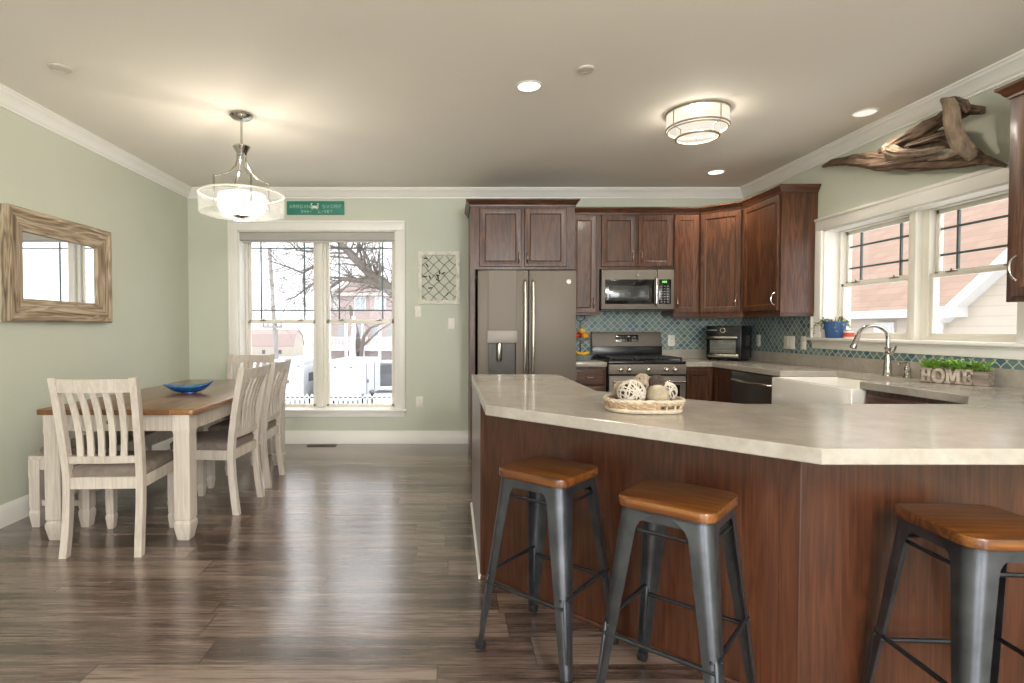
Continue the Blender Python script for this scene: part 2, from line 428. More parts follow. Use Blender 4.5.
def tabletop_mat():
    t = NT('plank_tabletop'); tc = t.new('ShaderNodeTexCoord'); sp = t.new('ShaderNodeSeparateXYZ'); t.link(tc.outputs['Object'], sp.inputs[0])
    row = t.math('FLOOR', t.math('DIVIDE', sp.outputs[0], .155))
    wn_ = t.new('ShaderNodeTexWhiteNoise', noise_dimensions='1D'); t.link(row, wn_.inputs['W'])
    mp = t.new('ShaderNodeMapping'); mp.inputs['Scale'].default_value = (1, .07, 1); t.link(tc.outputs['Object'], mp.inputs['Vector'])
    n = t.noise(mp.outputs[0], 16, 5, .6, .8); n2 = t.noise(mp.outputs[0], 120, 2)
    f = t.math('ADD', t.math('ADD', t.math('MULTIPLY', n, .5), t.math('MULTIPLY', n2, .3)), t.math('MULTIPLY', wn_.outputs['Value'], .18))
    c = t.ramp(f, [(.3, srgb(76, 46, 22)), (.5, srgb(128, 84, 44)), (.75, srgb(168, 124, 76))])
    fx = t.math('FRACT', t.math('DIVIDE', sp.outputs[0], .155)); e = t.math('LESS_THAN', fx, .03)
    t.link(t.mixc(t.math('MULTIPLY', e, .7), c, srgb(60, 34, 16)), t.b.inputs['Base Color'])
    t.set(Roughness=.28, Coat_Weight=.35); return t.m
M['tabletop'] = tabletop_mat()
M['seatwood'] = wood('walnut_seat', srgb(62, 32, 10), srgb(104, 59, 21), srgb(138, 88, 37), 'x', .3, .5, 11)
M['mirrorframe'] = wood('distressed_rail', srgb(84, 68, 52), srgb(156, 137, 112), srgb(200, 184, 160), 'y', .8, 0, 15, .35, .5)
M['mirrorframe_v'] = wood('distressed_stile', srgb(84, 68, 52), srgb(156, 137, 112), srgb(200, 184, 160), 'z', .8, 0, 15, .35, .5)
M['drift'] = pm('driftwood', srgb(98, 78, 62), .9, var=.6, scale=14, bump=1.0, stretch=(2.4, .5, 2.8))
M['driftlight'] = pm('bleached_driftwood', srgb(132, 114, 95), .9, var=.5, scale=14, bump=1.0, stretch=(2.6, 1, .7))
def mirror_mat():
    t = NT('mirror_silver'); v = t.coords(); f = t.noise(v, 3, 2)
    t.link(t.ramp(f, [(.3, (.88, .90, .90, 1)), (.7, (.92, .93, .93, 1))]), t.b.inputs['Base Color']); t.set(Metallic=1, Roughness=.01); return t.m
M['mirror'] = mirror_mat()
def lap_mat(name, base, dark, axis, period, rough=.7, jag=False):
    """horizontal courses (siding laps or shingle rows) along a coordinate"""
    t = NT(name); tc = t.new('ShaderNodeTexCoord'); sp = t.new('ShaderNodeSeparateXYZ'); t.link(tc.outputs['Object'], sp.inputs[0])
    q = t.math('DIVIDE', sp.outputs[axis], period); f = t.math('FRACT', q)
    n = t.noise(tc.outputs['Object'], 4, 4)
    c = t.mixc(t.math('MULTIPLY', n, .5), base, dark)
    if jag:
        cbx = t.new('ShaderNodeCombineXYZ'); t.link(t.math('FLOOR', q), cbx.inputs[0]); t.link(t.math('FLOOR', t.math('ADD', t.math('DIVIDE', sp.outputs[1], .33), t.math('MULTIPLY', t.math('FLOOR', q), .37))), cbx.inputs[1])
        wz = t.new('ShaderNodeTexWhiteNoise', noise_dimensions='2D'); t.link(cbx.outputs[0], wz.inputs['Vector'])
        c = t.mixc(t.math('MULTIPLY', wz.outputs['Value'], .45), c, dark)
    t.link(t.mixc(t.math('MULTIPLY', t.math('LESS_THAN', f, .12), .5), c, dark), t.b.inputs['Base Color'])
    t.set(Roughness=rough)
    t.bump(f, .5, .02); return t.m
M['siding'] = lap_mat('beige_siding', srgb(190, 178, 164), srgb(164, 152, 138), 2, .16)
M['shingle'] = lap_mat('brown_shingles', srgb(166, 143, 127), srgb(138, 112, 98), 2, .14, .9, True)
M['pinksiding'] = lap_mat('rose_siding', srgb(176, 160, 156), srgb(156, 138, 134), 2, .2)
M['redroof'] = lap_mat('red_roof', srgb(166, 148, 143), srgb(148, 131, 126), 2, .2, .9)
M['steel_lt'] = pm('bright_dispenser_panel', srgb(150, 144, 136), .5, .3, var=.05, scale=6)
M['steel_dk'] = pm('dark_slate_steel', srgb(88, 82, 76), .38, .7, var=.05, scale=6)
M['dimtext'] = pm('pale_printing', srgb(150, 152, 148), .5, var=.1)
M['greenled'] = glow('green_clock_digits', (.18, .9, .12, 1), 2.0)
M['ovenview'] = pm('toaster_glass', srgb(104, 106, 100), .1, var=.25, scale=7, coat=.5)
M['lampglow'] = frosted('lit_frosted_shade', (1, .94, .84, 1), .85, .35)
M['ringmetal'] = pm('warm_nickel_rings', srgb(150, 138, 118), .35, .5, var=.08, scale=20)
M['shadeglow'] = frosted('lit_fabric_shade', (1, .92, .78, 1), .60, .45)
M['canglow'] = glow('lit_lens', (1, .95, .86, 1), 2.5)
M['candim'] = glow('dim_lens', (1, .95, .86, 1), .55)
M['coverpaint'] = pm('cover_white', srgb(205, 198, 184), .6, var=.03)
M['candlewhite'] = pm('milk_glass', srgb(226, 216, 200), .25, var=.03)
M['candlelid'] = pm('candle_lid', srgb(150, 152, 140), .4, .4, var=.05)
# ================================================================== THE SETTING
def struct(name, mb, mat, **kw):
    o = mb.build(name, mat, **kw); o['kind'] = 'structure'; return o
WT = 6.24                                                   # outer face of the back wall
struct('floor', MB().box(XL - .2, XR + .3, YF - .2, WT, -.12, 0), M['floor'], smooth=0)
struct('ceiling', MB().box(XL - .2, XR + .3, YF - .2, WT, ZC, ZC + .12), M['ceiling'], smooth=0)
struct('wall_left', MB().box(XL - .2, XL, YF - .2, WT, 0, ZC), M['wall'], smooth=0)
# back wall round its window
BX0, BX1, BZ0, BZ1 = -2.266, -.588, .36, 2.277
b = MB()
b.box(XL, BX0, YB, WT, 0, ZC).box(BX1, XR, YB, WT, 0, ZC).box(BX0, BX1, YB, WT, 0, BZ0).box(BX0, BX1, YB, WT, BZ1, ZC)
struct('wall_back', b, M['wall'], smooth=0)
RY0, RY1, RZ0, RZ1 = 3.06, 4.694, 1.14, 2.055
b = MB(); RW = XR + .24
b.box(XR, RW, YF - .2, RY0, 0, ZC).box(XR, RW, RY1, WT, 0, ZC).box(XR, RW, RY0, RY1, 0, RZ0).box(XR, RW, RY0, RY1, RZ1, ZC)
struct('wall_right', b, M['wall'], smooth=0)
b = MB()
FO = [(-2.4, 0.0), (.9, 2.7)]
b.box(XL, -2.4, YF - .2, YF, 0, ZC).box(0, .9, YF - .2, YF, 0, ZC).box(2.7, XR, YF - .2, YF, 0, ZC)
for a, c in FO: b.box(a, c, YF - .2, YF, 2.4, ZC).box(a, c, YF - .2, YF, 0, .28)
struct('wall_front', b, M['wall'], smooth=0)
# crown moulding and baseboards
cp = [(0, ZC - .101), (.012, ZC - .101), (.014, ZC - .089), (.022, ZC - .083), (.028, ZC - .069), (.058, ZC - .033), (.068, ZC - .029), (.074, ZC - .015), (.082, ZC - .011), (.082, ZC), (0, ZC)]
struct('trim_1', MB().sweep(cp, [(XL, YF), (XR, YF), (XR, YB), (XL, YB)], closed=True), M['trim'], smooth=30)
bp = [(0, 0), (.016, 0), (.016, .105), (.013, .112), (.011, .122), (.007, .128), (.005, .139), (0, .139)]
struct('baseboard_left', MB().sweep(bp, [(XL, YB), (XL, YF)]), M['trim'], smooth=30)
struct('baseboard_back', MB().sweep(bp, [(.186, YB), (XL, YB)]), M['trim'], smooth=30)

# ---------------------------------------------------------------- windows: built in a wall frame (x along the wall, y outward, z up)
def grid_window(name, T, x0, x1, z0, z1, casing, cz_top, glasses, gz0, gzm0, gzm1, gz1, gy, hz, vins, stool_z, apron_z, stool_ext, mat_c):
    """T: wall frame. glasses: [(xa, xb)] of each unit; gy: depth of the glass; hz: grille heights"""
    root = bpy.data.objects.new(name, None); C.objects.link(root); root['kind'] = 'structure'
    ROOTM[root.name] = Matrix.Identity(4)
    # casing round the opening, with a raised outer bead
    c0, c1 = x0 - casing, x1 + casing
    b = MB(); th = .022
    for (xa, xb) in ((c0, x0), (x1, c1)): b.box(xa, xb, -th, .001, stool_z, z1, .003)
    b.box(c0, c1, -th, .001, z1, cz_top, .003)
    for (xa, xb) in ((c0 - .004, c0 + .018), (c1 - .018, c1 + .004)): b.box(xa, xb, -th - .012, .0, stool_z, cz_top - .018, .004)
    b.box(c0 - .004, c1 + .004, -th - .012, .001, cz_top - .018, cz_top + .006, .004)
    b.build('casing', mat_c, root).matrix_local = T
    b = MB(); b.box(c0 - stool_ext, c1 + stool_ext, -.06, gy - .03, stool_z - .022, stool_z, .006)
    b.build('stool', mat_c, root).matrix_local = T
    b = MB(); b.box(c0 + .003, c1 - .003, -.018, .001, apron_z, stool_z - .022, .003); b.box(c0 + .003, c1 - .003, -.026, .001, stool_z - .04, stool_z - .022, .004)
    b.build('apron', mat_c, root).matrix_local = T
    # jamb boards and the vinyl frame with its mullion
    b = MB(); j = .012
    b.box(x0 - .001, x0 + j, 0, gy + .03, stool_z, z1).box(x1 - j, x1 + .001, 0, gy + .03, stool_z, z1).box(x0, x1, 0, gy + .03, z1 - j, z1 + .001)
    b.build('jamb', mat_c, root).matrix_local = T
    b = MB(); f0, f1 = gy - .05, gy + .03
    b.box(x0 + j, glasses[0][0] - .028, f0, f1, stool_z, z1 - j, .003).box(glasses[-1][1] + .028, x1 - j, f0, f1, stool_z, z1 - j, .003)
    for (a, q) in zip(glasses[:-1], glasses[1:]):
        m = (a[1] + q[0]) / 2
        b.box(a[1] + .028, q[0] - .028, f0, f1, stool_z, z1 - j, .003); b.box(m - .03, m + .03, f0 - .05, f0 + .01, stool_z, z1 - j, .004)
    for (xa, xb) in glasses:
        b.box(xa - .03, xb + .03, f0, f1, gz1 + .028, z1 - j).box(xa - .03, xb + .03, f0, f1, stool_z - .02, gz0 - .02)
    b.build('window_frame', M['vinyl'], root).matrix_local = T
    for (xa, xb) in glasses:
        for up in (0, 1):
            za, zb = (gzm1, gz1) if up else (gz0, gzm0)
            y0, y1 = (gy - .005, gy + .025) if up else (gy - .04, gy - .008)
            b = MB()
            b.box(xa - .028, xa, y0, y1, za - .028, zb + .028, .003).box(xb, xb + .028, y0, y1, za - .028, zb + .028, .003)
            lo_h = (gzm1 - gzm0) * .6
            b.box(xa - .028, xb + .028, y0, y1, za - (lo_h if up else .034), za, .003).box(xa - .028, xb + .028, y0, y1, zb, zb + (.028 if up else lo_h), .003)
            s = b.build('upper_sash' if up else 'lower_sash', M['vinyl'], root); s.matrix_local = T
            g = MB().box(xa - .004, xb + .004, (y0 + y1) / 2 - .002, (y0 + y1) / 2 + .002, za - .004, zb + .004).build('pane', M['glass'], s, smooth=0)
            if up:
                b = MB()
                for z in hz: b.box(xa, xb, gy + .006, gy + .018, z - .007, z + .007)
                for x in (xa + vins, xb - vins): b.box(x - .007, x + .007, gy + .005, gy + .019, za, zb)
                b.build('grille', M['muntin'], s, smooth=0)
            else:
                for q in (.2, .8):
                    x = xa + (xb - xa) * q
                    b = MB().box(x - .03, x + .03, gy - .05, gy - .02, gzm0 + lo_h, gzm0 + lo_h + .008, .002); b.tube([(x, gy - .035, gzm0 + lo_h), (x, gy - .035, gzm0 + lo_h + .016), (x + .02, gy - .052, gzm0 + lo_h + .018)], .005, 6)
                    b.build('sash_lock', M['lock'], s)
    return root
M['muntin'] = pm('dark_grille_bars', srgb(84, 96, 94), .5, var=.05, scale=9)
M['lock'] = pm('sash_lock_metal', srgb(120, 112, 100), .45, .3, var=.08, scale=20)
W1 = grid_window('window_1', Matrix.Translation((0, YB, 0)), BX0, BX1, BZ0, BZ1, .096, 2.373,
                 [(-2.203, -1.517), (-1.340, -.653)], .402, 1.29, 1.335, 2.215, .214, (2.121, 1.436), .103, .372, .289, .02, M['trim'])
T2 = basis((XR, 0, 0), (0, -1, 0), (1, 0, 0), (0, 0, 1))       # x -> -Y, y -> +X
W2 = grid_window('window_2', T2, -RY1, -RY0, RZ0, RZ1, .108, 2.152,
                 [(-4.63, -3.984), (-3.772, -3.126)], 1.205, 1.578, 1.622, 2.005, .17, (1.903, 1.728), .125, 1.158, 1.067, .012, M['trim'])

# floor register
t = thing('floor_register', 'small brown metal heating vent set in the floor under the dining window', 'floor vent', (-1.36, 5.87, 0))
b = MB().box(-.15, .15, -.045, .045, .0, .006, .002); b.build('vent_frame', pm('register_brown', srgb(92, 74, 60), .5, .3), t)
b = MB()
for k in range(12): b.box(-.135 + k * .0235, -.135 + k * .0235 + .008, -.034, .034, .006, .0075)
b.build('vent_slots', M['slot'], t, smooth=0)

# ================================================================== OUTSIDE
GZ = -2.1
struct('snowy_ground', MB().box(-90, 90, 6.6, 130, GZ - .4, GZ), M['snow'], smooth=0)
# picket fence
t = thing('picket_fence', 'white wooden picket fence outside beyond the dining window', 'fence', (-5, 17, GZ))
for z in (.45, 1.20): MB().box(-6, 6.4, .0, .04, z, z + .05).build('fence_rail', M['white_ext'], t)
def picket(): return MB().prism([(-.045, 0), (.045, 0), (.045, 1.2), (0, 1.27), (-.045, 1.2)], -.022, 0, M=basis((0, 0, 0), (1, 0, 0), (0, 0, 1), (0, -1, 0)))
p0 = picket().build('picket', M['white_ext'], t); p0.location = (-6, 0, .08)
for k in range(1, 84):
    c = p0.copy(); C.objects.link(c); c.parent = t; c.location = (-6 + k * .147, 0, .08)
# trailers
def trailer(name, label, cx, cy, L, Wd, zt, rz, win=False, door=True):
    t = thing(name, label, 'trailer', (cx, cy, GZ), rz, 'enclosed trailers behind the picket fence')
    h = zt - GZ
    MB().box(-Wd, 0, 0, L, .45, h, .05).build('trailer_body', M['trailer'], t)
    MB().box(-Wd + .03, -.03, .03, L - .03, h - .005, h + .06, .03).build('snow_cover', M['snow'], t)
    b = MB()
    for x in (-Wd, 0):
        for z in (h - .06, .5): b.box(x - .012, x + .012, -.01, L + .01, z, z + .05)
        b.box(x - .015, x + .015, -.012, .012, .45, h)
    b.build('edge_trim', M['alu'], t)
    b = MB()
    if door: b.box(.0, .012, L * .38, L * .40, .55, h - .1).box(.0, .012, L * .70, L * .72, .55, h - .1)
    b.box(.0, .02, L * .42, L * .46, 1.0, 1.15)
    b.build('door_seam', M['dark_ext'], t)
    if win: MB().box(0, .015, L * .16, L * .34, 1.15, 1.5).build('trailer_window', M['dark_ext'], t)
    for y in (L * .16, L * .52):
        for x in (.03, -Wd - .03):
            MB().lathe([(0, -.09), (.2, -.09), (.28, -.06), (.28, .06), (.2, .09), (0, .09)], 20, M=Matrix.Translation((x, y + .2, .28)) @ Matrix.Rotation(pi / 2, 4, 'Y')).build('wheel', M['rubber'], t)
        MB().box(.0, .09, y - .12, y + .52, .52, .62, .02).build('fender', M['dark_ext'], t)
    b = MB()
    for x in (-Wd + .25, -Wd + .75, -.2): b.box(x - .04, x + .04, -.02, .0, h - .16, h - .12)
    b.build('marker_lamp', M['dark_ext'], t)
M['trailer'] = pm('trailer_white', srgb(192, 194, 197), .4, var=.05, scale=3)
M['alu'] = pm('aluminium_edge', srgb(196, 198, 200), .4, .5)
M['dark_ext'] = pm('dark_exterior_trim', srgb(92, 92, 96), .6)
trailer('enclosed_trailer', 'white box trailer with snowy roof seen through the right sash of the dining window', -3.73, 22, 4.3, 1.6, -.17, R(-5.5))
trailer('enclosed_trailer', 'white box trailer with small dark window, left of the other trailer outside', -5.89, 22.3, 4.0, 1.7, -.14, R(-4), True, False)
# snow-topped car
t = thing('parked_car', 'dark parked car with snow on its hood beside the white trailer outside', 'car', (-3.0, 29.5, GZ), R(8))
prof = [(-2.1, .35), (-2.15, .8), (-1.3, .98), (-.7, 1.5), (.8, 1.55), (1.6, 1.05), (2.15, .95), (2.2, .35)]
Mz = basis((0, 0, 0), (1, 0, 0), (0, 0, 1), (0, -1, 0))
MB().prism(prof, -.85, .85, .06, M=Mz).build('car_body', pm('car_paint', srgb(98, 98, 104), .3, .3), t)
MB().box(-2.0, -1.25, -.8, .8, .93, 1.06, .05).box(-.65, .75, -.7, .7, 1.5, 1.62, .05).build('snow_cover', M['snow'], t)
MB().prism([(-1.15, 1.02), (-.66, 1.44), (.75, 1.48), (1.4, 1.06)], -.87, .87, M=Mz).build('side_window', M['dark_ext'], t)
for x in (-1.4, 1.35):
    for y in (-.8, .8):
        MB().lathe([(0, -.1), (.2, -.1), (.33, -.07), (.33, .07), (.2, .1), (0, .1)], 20, M=Matrix.Translation((x, y, .33)) @ Matrix.Rotation(pi / 2, 4, 'X')).build('wheel', M['rubber'], t)
# barn
t = thing('barn', 'pale barn with pink red roof far beyond the left sash of the dining window', 'barn', (-21, 67, GZ))
gam = [(64.9, -2.1), (64.9, -.95), (65.6, .35), (67.2, .95), (68.8, .35), (69.6, -.95), (69.6, -2.1)]
Mx = basis((0, 0, 0), (0, 1, 0), (0, 0, 1), (1, 0, 0))
MB().prism(gam, -25, -18.3, M=Mx).build('barn_wall', pm('barn_cream', srgb(172, 164, 152), .8, var=.05, scale=1), t, world=True, smooth=0)
b = MB()
for q in range(1, 5):
    (ya, za), (yb, zb) = gam[q], gam[q + 1]
    b.box(0, 1, 0, 1, 0, 1, M=basis((-25.2, ya, za), (7.0, 0, 0), (0, yb - ya, zb - za), (0, 0, .15)))
b.build('barn_roof', M['redroof'], t, world=True, smooth=0)
for x in (-21.9, -20.0): MB().box(x, x + .35, 64.86, 64.9, -1.75, -1.3).build('barn_window', M['dark_ext'], t, world=True)
# utility pole
t = thing('utility_pole', 'tall grey leaning utility pole seen through the left sash of the dining window', 'utility pole', tuple(P(275.5, 400, 30).xy) + (GZ,))
a = P(275.5, 0, 30); a.z = GZ; c = P(269.5, 249, 30)
MB().tube([a, c], [.125, .095], 10).build('pole', M['brush_pole'], t, world=True)
q = P(273, 327, 30)
MB().box(q.x - .55, q.x + .5, 29.86, 30.02, q.z - .06, q.z + .06).build('crossarm', M['brush_pole'], t, world=True)
for dx in (-.5, -.25, .2, .45): MB().lathe([(0, 0), (.04, 0), (.05, .05), (.03, .1), (.04, .13), (0, .15)], 10, M=Matrix.Translation((q.x + dx, 29.94, q.z + .06))).build('insulator', M['dark_ext'], t, world=True)
b = MB(); b.tube([P(246, 252, 29.9), P(296, 249, 29.9)], .03, 6); b.build('mast_arm', M['brush_pole'], t, world=True)
# rose house with a balcony
HY = 42
t = thing('house', 'rose coloured two storey house with white balcony beyond the trailers', 'house', (-5, HY, GZ))
hx = lambda px: (px - CAMX) / FOC * HY
hz_ = lambda py: CAMZ + (CAMY - py) / FOC * HY
MB().box(hx(331), hx(425), HY, HY + 8, GZ, hz_(296)).build('house_wall', M['pinksiding'], t, world=True, smooth=0)
b = MB().prism([(hx(331), hz_(293)), (hx(400), hz_(293)), (hx(366), hz_(277))], -(HY + 8), -HY + .1, M=basis((0, 0, 0), (1, 0, 0), (0, 0, 1), (0, -1, 0)))
b.build('gable', M['pinksiding'], t, world=True, smooth=0)
b = MB()
for (pa, qa) in (((327, 295.5), (366, 275.5)), ((405, 295.5), (366, 275.5))):
    u = P(pa[0], pa[1], HY - .3); v = P(qa[0], qa[1], HY - .3)
    b.box(0, 1, 0, 1, 0, 1, M=basis(u, v - u, (0, 8.6, 0), (0, 0, .18)))
b.box(hx(328), hx(426), HY - .35, HY + .05, hz_(296), hz_(293))
b.build('roof_trim', pm('house_trim', srgb(198, 190, 184), .7), t, world=True, smooth=0)
for (pa, pb) in ((354.5, 366), (375, 386), (334, 339)):
    f = MB().box(hx(pa), hx(pb), HY - .06, HY + .02, hz_(310.5), hz_(296.8)).build('window', M['white_ext'], t, world=True)
    m = (pa + pb) / 2
    MB().box(hx(pa + 1), hx(m - .5), HY - .08, HY - .05, hz_(309.6), hz_(298)).box(hx(m + .5), hx(pb - 1), HY - .08, HY - .05, hz_(309.6), hz_(298)).build('pane', pm('house_pane', srgb(170, 178, 182), .2), f, world=True, smooth=0)
MB().box(hx(328), hx(425), HY - 2.0, HY, hz_(349.5), hz_(345)).build('balcony_floor', M['white_ext'], t, world=True, smooth=0)
b = MB(); Yb_ = HY - 1.95
b.box(hx(328), hx(425), Yb_ - .04, Yb_ + .04, hz_(337.5), hz_(336.5))
for k in range(70): b.box(hx(329 + k * 1.35), hx(329.5 + k * 1.35), Yb_ - .02, Yb_ + .02, hz_(345), hz_(337))
b.build('balcony_railing', M['white_ext'], t, world=True, smooth=0)
for px in (335, 351, 367, 383, 400): MB().box(hx(px) - .1, hx(px) + .1, Yb_ - .08, Yb_ + .1, GZ, hz_(322)).build('porch_post', M['white_ext'], t, world=True)
for px in (338, 356, 372, 388): MB().box(hx(px), hx(px + 7), HY - .04, HY + .02, hz_(343), hz_(325)).build('porch_door', pm('porch_door_pane', srgb(158, 160, 164), .3), t, world=True)
# bare tree: heavy limbs across the right sash, twigs across both
def twigs(b, a, d, length, r, depth, rng, plane=.35):
    n = 5; pts = [a.copy()]; rs = [r]; dd = d.normalized()
    for i in range(n):
        dd = (dd + Vector((rng.uniform(-.28, .28), rng.uniform(-.28, .28) * plane, rng.uniform(-.24, .30)))).normalized()
        pts.append(pts[-1] + dd * length / n); rs.append(r * (1 - .75 * (i + 1) / n))
    b.tube(pts, rs, 6 if depth > 1 else 4)
    if depth > 0:
        for k in range(3 + depth):
            i = rng.randint(1, n - 1); s = rng.choice((-1, 1)); ax = Vector((rng.uniform(-.2, .2), 1, rng.uniform(-.2, .2)))
            nd = Matrix.Rotation(s * rng.uniform(.45, 1.1), 3, ax) @ dd
            twigs(b, pts[i], nd, length * rng.uniform(.4, .65), rs[i] * .6, depth - 1, rng, plane)
TY = 11.5
tt = thing('bare_tree', 'bare grey tree with heavy spreading limbs outside the dining window', 'tree', (.35, TY, GZ))
rng = random.Random(4)
tr = P(430, 330, TY); base = Vector((.35, TY, GZ))
MB().tube([base, base.lerp(tr, .5) + Vector((.05, 0, 0)), tr, P(415, 312, TY)], [.26, .22, .19, .17], 12).build('trunk', M['bark'], tt, world=True)
limbs = [([(418, 316), (398, 296), (380, 283), (366, 270), (352, 256), (341, 244), (328, 225)], .125),
         ([(384, 288), (370, 281), (355, 280), (342, 279), (334, 285), (326, 291)], .07),
         ([(398, 297), (384, 281), (375, 276), (366, 272)], .09),
         ([(330, 268), (318, 263), (303, 273), (288, 267), (270, 261)], .03),
         ([(341, 278), (325, 277), (308, 287), (295, 297), (286, 300)], .028),
         ([(346, 250), (330, 246), (310, 252), (297, 250), (288, 240)], .03),
         ([(372, 276), (362, 262), (360, 250), (366, 236)], .03)]
for pts, r in limbs:
    b = MB(); pp = [P(x, y, TY + rng.uniform(-.25, .25)) for x, y in pts]
    b.tube(pp, [r * (1 - .6 * i / (len(pp) - 1)) for i in range(len(pp))], 10)
    for i in range(1, len(pp)):
        for k in range(4):
            d = (pp[i] - pp[i - 1]).normalized(); s = rng.choice((-1, 1))
            nd = Matrix.Rotation(s * rng.uniform(.4, 1.0), 3, Vector((0, 1, 0))) @ d
            twigs(b, pp[i].lerp(pp[i - 1], rng.random()), nd, rng.uniform(.5, 1.15), max(.009, r * .2), 2, rng)
    b.build('branch', M['bark'], tt, world=True)
# second, snow-coated tree behind the trailer
t2 = thing('snowy_tree', 'forked tree trunk coated with snow rising behind the right hand trailer', 'tree', (P(356, 0, 31).x, 31, GZ))
b = MB()
a = P(355, 360, 31); a.z = GZ
b.tube([a, P(356, 358, 31), P(357, 345, 31), P(355, 330, 31), P(352, 318, 31), P(350, 305, 31)], [.34, .32, .26, .2, .14, .06], 12)
b.build('trunk', M['bark'], t2, world=True)
for pts, r in (([(353, 358), (352.5, 345), (354, 330), (353.5, 316)], .2), ([(361, 357), (362, 346), (364, 336), (370, 328), (384, 322)], .13), ([(357, 352), (368, 341), (380, 330), (390, 324)], .07)):
    b = MB(); pp = [P(x, y, 30.6) for x, y in pts]; b.tube(pp, [r * (1 - .5 * i / (len(pp) - 1)) for i in range(len(pp))], 8)
    for i in range(1, len(pp)): twigs(b, pp[i], Vector((rng.uniform(-1, 1), 0, .8)), .9, .02, 1, rng)
    b.build('branch', M['snow'] if r > .15 else M['bark'], t2, world=True)
# neighbouring house beside the sink window
t = thing('neighbouring_house', 'neighbouring house with brown shingle roof and beige siding outside the sink window', 'house', (11, 10, GZ))
MB().box(9.25, 18, 2, 20.2, GZ, 1.55).build('house_wall', M['siding'], t, world=True, smooth=0)
t_ = bmesh.new(); q = [t_.verts.new(p) for p in ((8.95, 1.5, 1.56), (8.95, 20.5, 1.56), (14.35, 15.1, 6.76), (14.35, 1.5, 6.76), (19.75, 1.5, 1.56), (19.75, 20.5, 1.56))]
for f_ in ((0, 3, 2, 1), (1, 2, 5), (5, 2, 3, 4), (4, 3, 0), (0, 1, 5, 4)): t_.faces.new([q[i] for i in f_])
bmesh.ops.recalc_face_normals(t_, faces=t_.faces[:])
MB().merge(t_).build('roof', M['shingle'], t, world=True, smooth=0)
MB().box(8.9, 9.0, 9.6, 20.5, 1.44, 1.60, .02).build('gutter', M['white_ext'], t, world=True)
MB().prism([(9.6, 1.36), (9.6, GZ), (2.4, GZ), (2.4, 1.36), (6.0, 4.16)], 8.5, 12.5, M=basis((0, 0, 0), (0, 1, 0), (0, 0, 1), (1, 0, 0))).build('gable_wing', M['siding'], t, world=True, smooth=0)
b = MB()
for (ya, yb) in ((9.55, 6.0), (2.45, 6.0)):
    b.box(0, 1, 0, 1, 0, 1, M=basis((8.30, ya, 1.33), (.22, 0, 0), (0, yb - ya, 2.82), (0, 0, .18)))
b.box(8.27, 8.56, 9.22, 9.76, 1.42, 1.60)
b.build('rake_trim', M['white_ext'], t, world=True, smooth=0)
b = MB()
for (ya, yb) in ((9.75, 6.0), (2.25, 6.0)): b.box(0, 1, 0, 1, 0, 1, M=basis((8.38, ya, 1.36), (3.9, 0, 0), (0, yb - ya, 2.978), (0, 0, .05)))
b.build('wing_roof', M['shingle'], t, world=True, smooth=0)
MB().tube([(8.42, 9.62, 1.4), (8.45, 9.68, 1.1), (8.46, 9.7, GZ)], .05, 8).build('downspout', M['white_ext'], t, world=True)
wy = lambda px: FOC * 9.25 / (px - CAMX)
f = MB().box(9.2, 9.27, wy(896), wy(876), .25, 1.36).build('window', M['white_ext'], t, world=True)
MB().box(9.19, 9.21, wy(894), wy(878), .8, 1.26).build('pane', pm('neighbour_pane', srgb(196, 200, 200), .15), f, world=True)
# ================================================================== KITCHEN CABINETS
def door_mesh(w, h, M_=None, t=.02, stile=.055):
    return MB().panel(w, h, [(0, 0), (0, -t + .004), (.004, -t), (stile - .006, -t), (stile, -t + .005), (stile + .004, -t + .009), (stile + .018, -t + .009)], M=M_)
def pull(length=.1, r=.0045, horiz=False, out=.03):
    """arched bar pull whose ends sit on the door at the origin"""
    b = MB(); pts = []
    for k in range(13):
        a = k / 12; s = -length / 2 + length * a
        pts.append((s, -out * (sin(pi * a) ** .6), 0) if horiz else (0, -out * (sin(pi * a) ** .6), s))
    b.tube(pts, [r * (1.5 if k in (0, 12) else 1) for k in range(13)], 8)
    return b
def add_door(root, x, z, w, h, hx=None, hz=None, kind='door', y=0, mat='cab', hlen=.1, frame=True):
    if kind == 'drawer': mb = MB().panel(w, h, [(0, 0), (0, -.016), (.006, -.02), (.018, -.02)], M=Matrix.Translation((x, y, z)))
    else: mb = door_mesh(w, h, Matrix.Translation((x, y, z)))
    d = mb.build(kind, M['cab_h' if kind == 'drawer' else mat], root)
    if hx is not None:
        hmb = pull(hlen, horiz=(kind == 'drawer'))
        bmesh.ops.translate(hmb.bm, vec=(hx, y - .019, hz), verts=hmb.bm.verts)
        hmb.build('handle', M['bright'], d)
    return d
def cab_body(root, w, d, h, toe=0, z0=0):
    b = MB(); b.box(0, w, .001, d, z0 + toe, z0 + h)
    if toe: b.box(0, w, .07, d, 0, toe + .001)
    return b.build('cabinet_body', M['cab'], root, smooth=0)
UPZ, UPH = 1.37, 1.03
WC = 'upper cabinets of dark stained oak'
crown_p = [(0, 0), (.010, 0), (.012, .012), (.02, .02), (.027, .034), (.036, .044), (.043, .05), (.043, .064), (0, .064)]
# over the fridge: cabinet with its tall side panel and crown
t = thing('fridge_cabinet', 'dark oak two door cabinet above the refrigerator with tall side panel', 'cabinet', (.186, 5.37, 0), group=None)
MB().box(0, .994, .001, .61, 1.80, 2.405).build('cabinet_body', M['cab'], t, smooth=0)
MB().box(0, .045, -.0, .61, 0, 1.80).build('side_panel', M['cab'], t, smooth=0)
add_door(t, .085, 1.825, .40, .555, .46, 1.91); add_door(t, .515, 1.825, .40, .555, .54, 1.91)
MB().sweep([(o, z + 2.40) for o, z in crown_p], [(0, .60), (0, 0), (.994, 0), (.994, .235)], out=-1).build('crown', M['cab_h'], t, smooth=30)
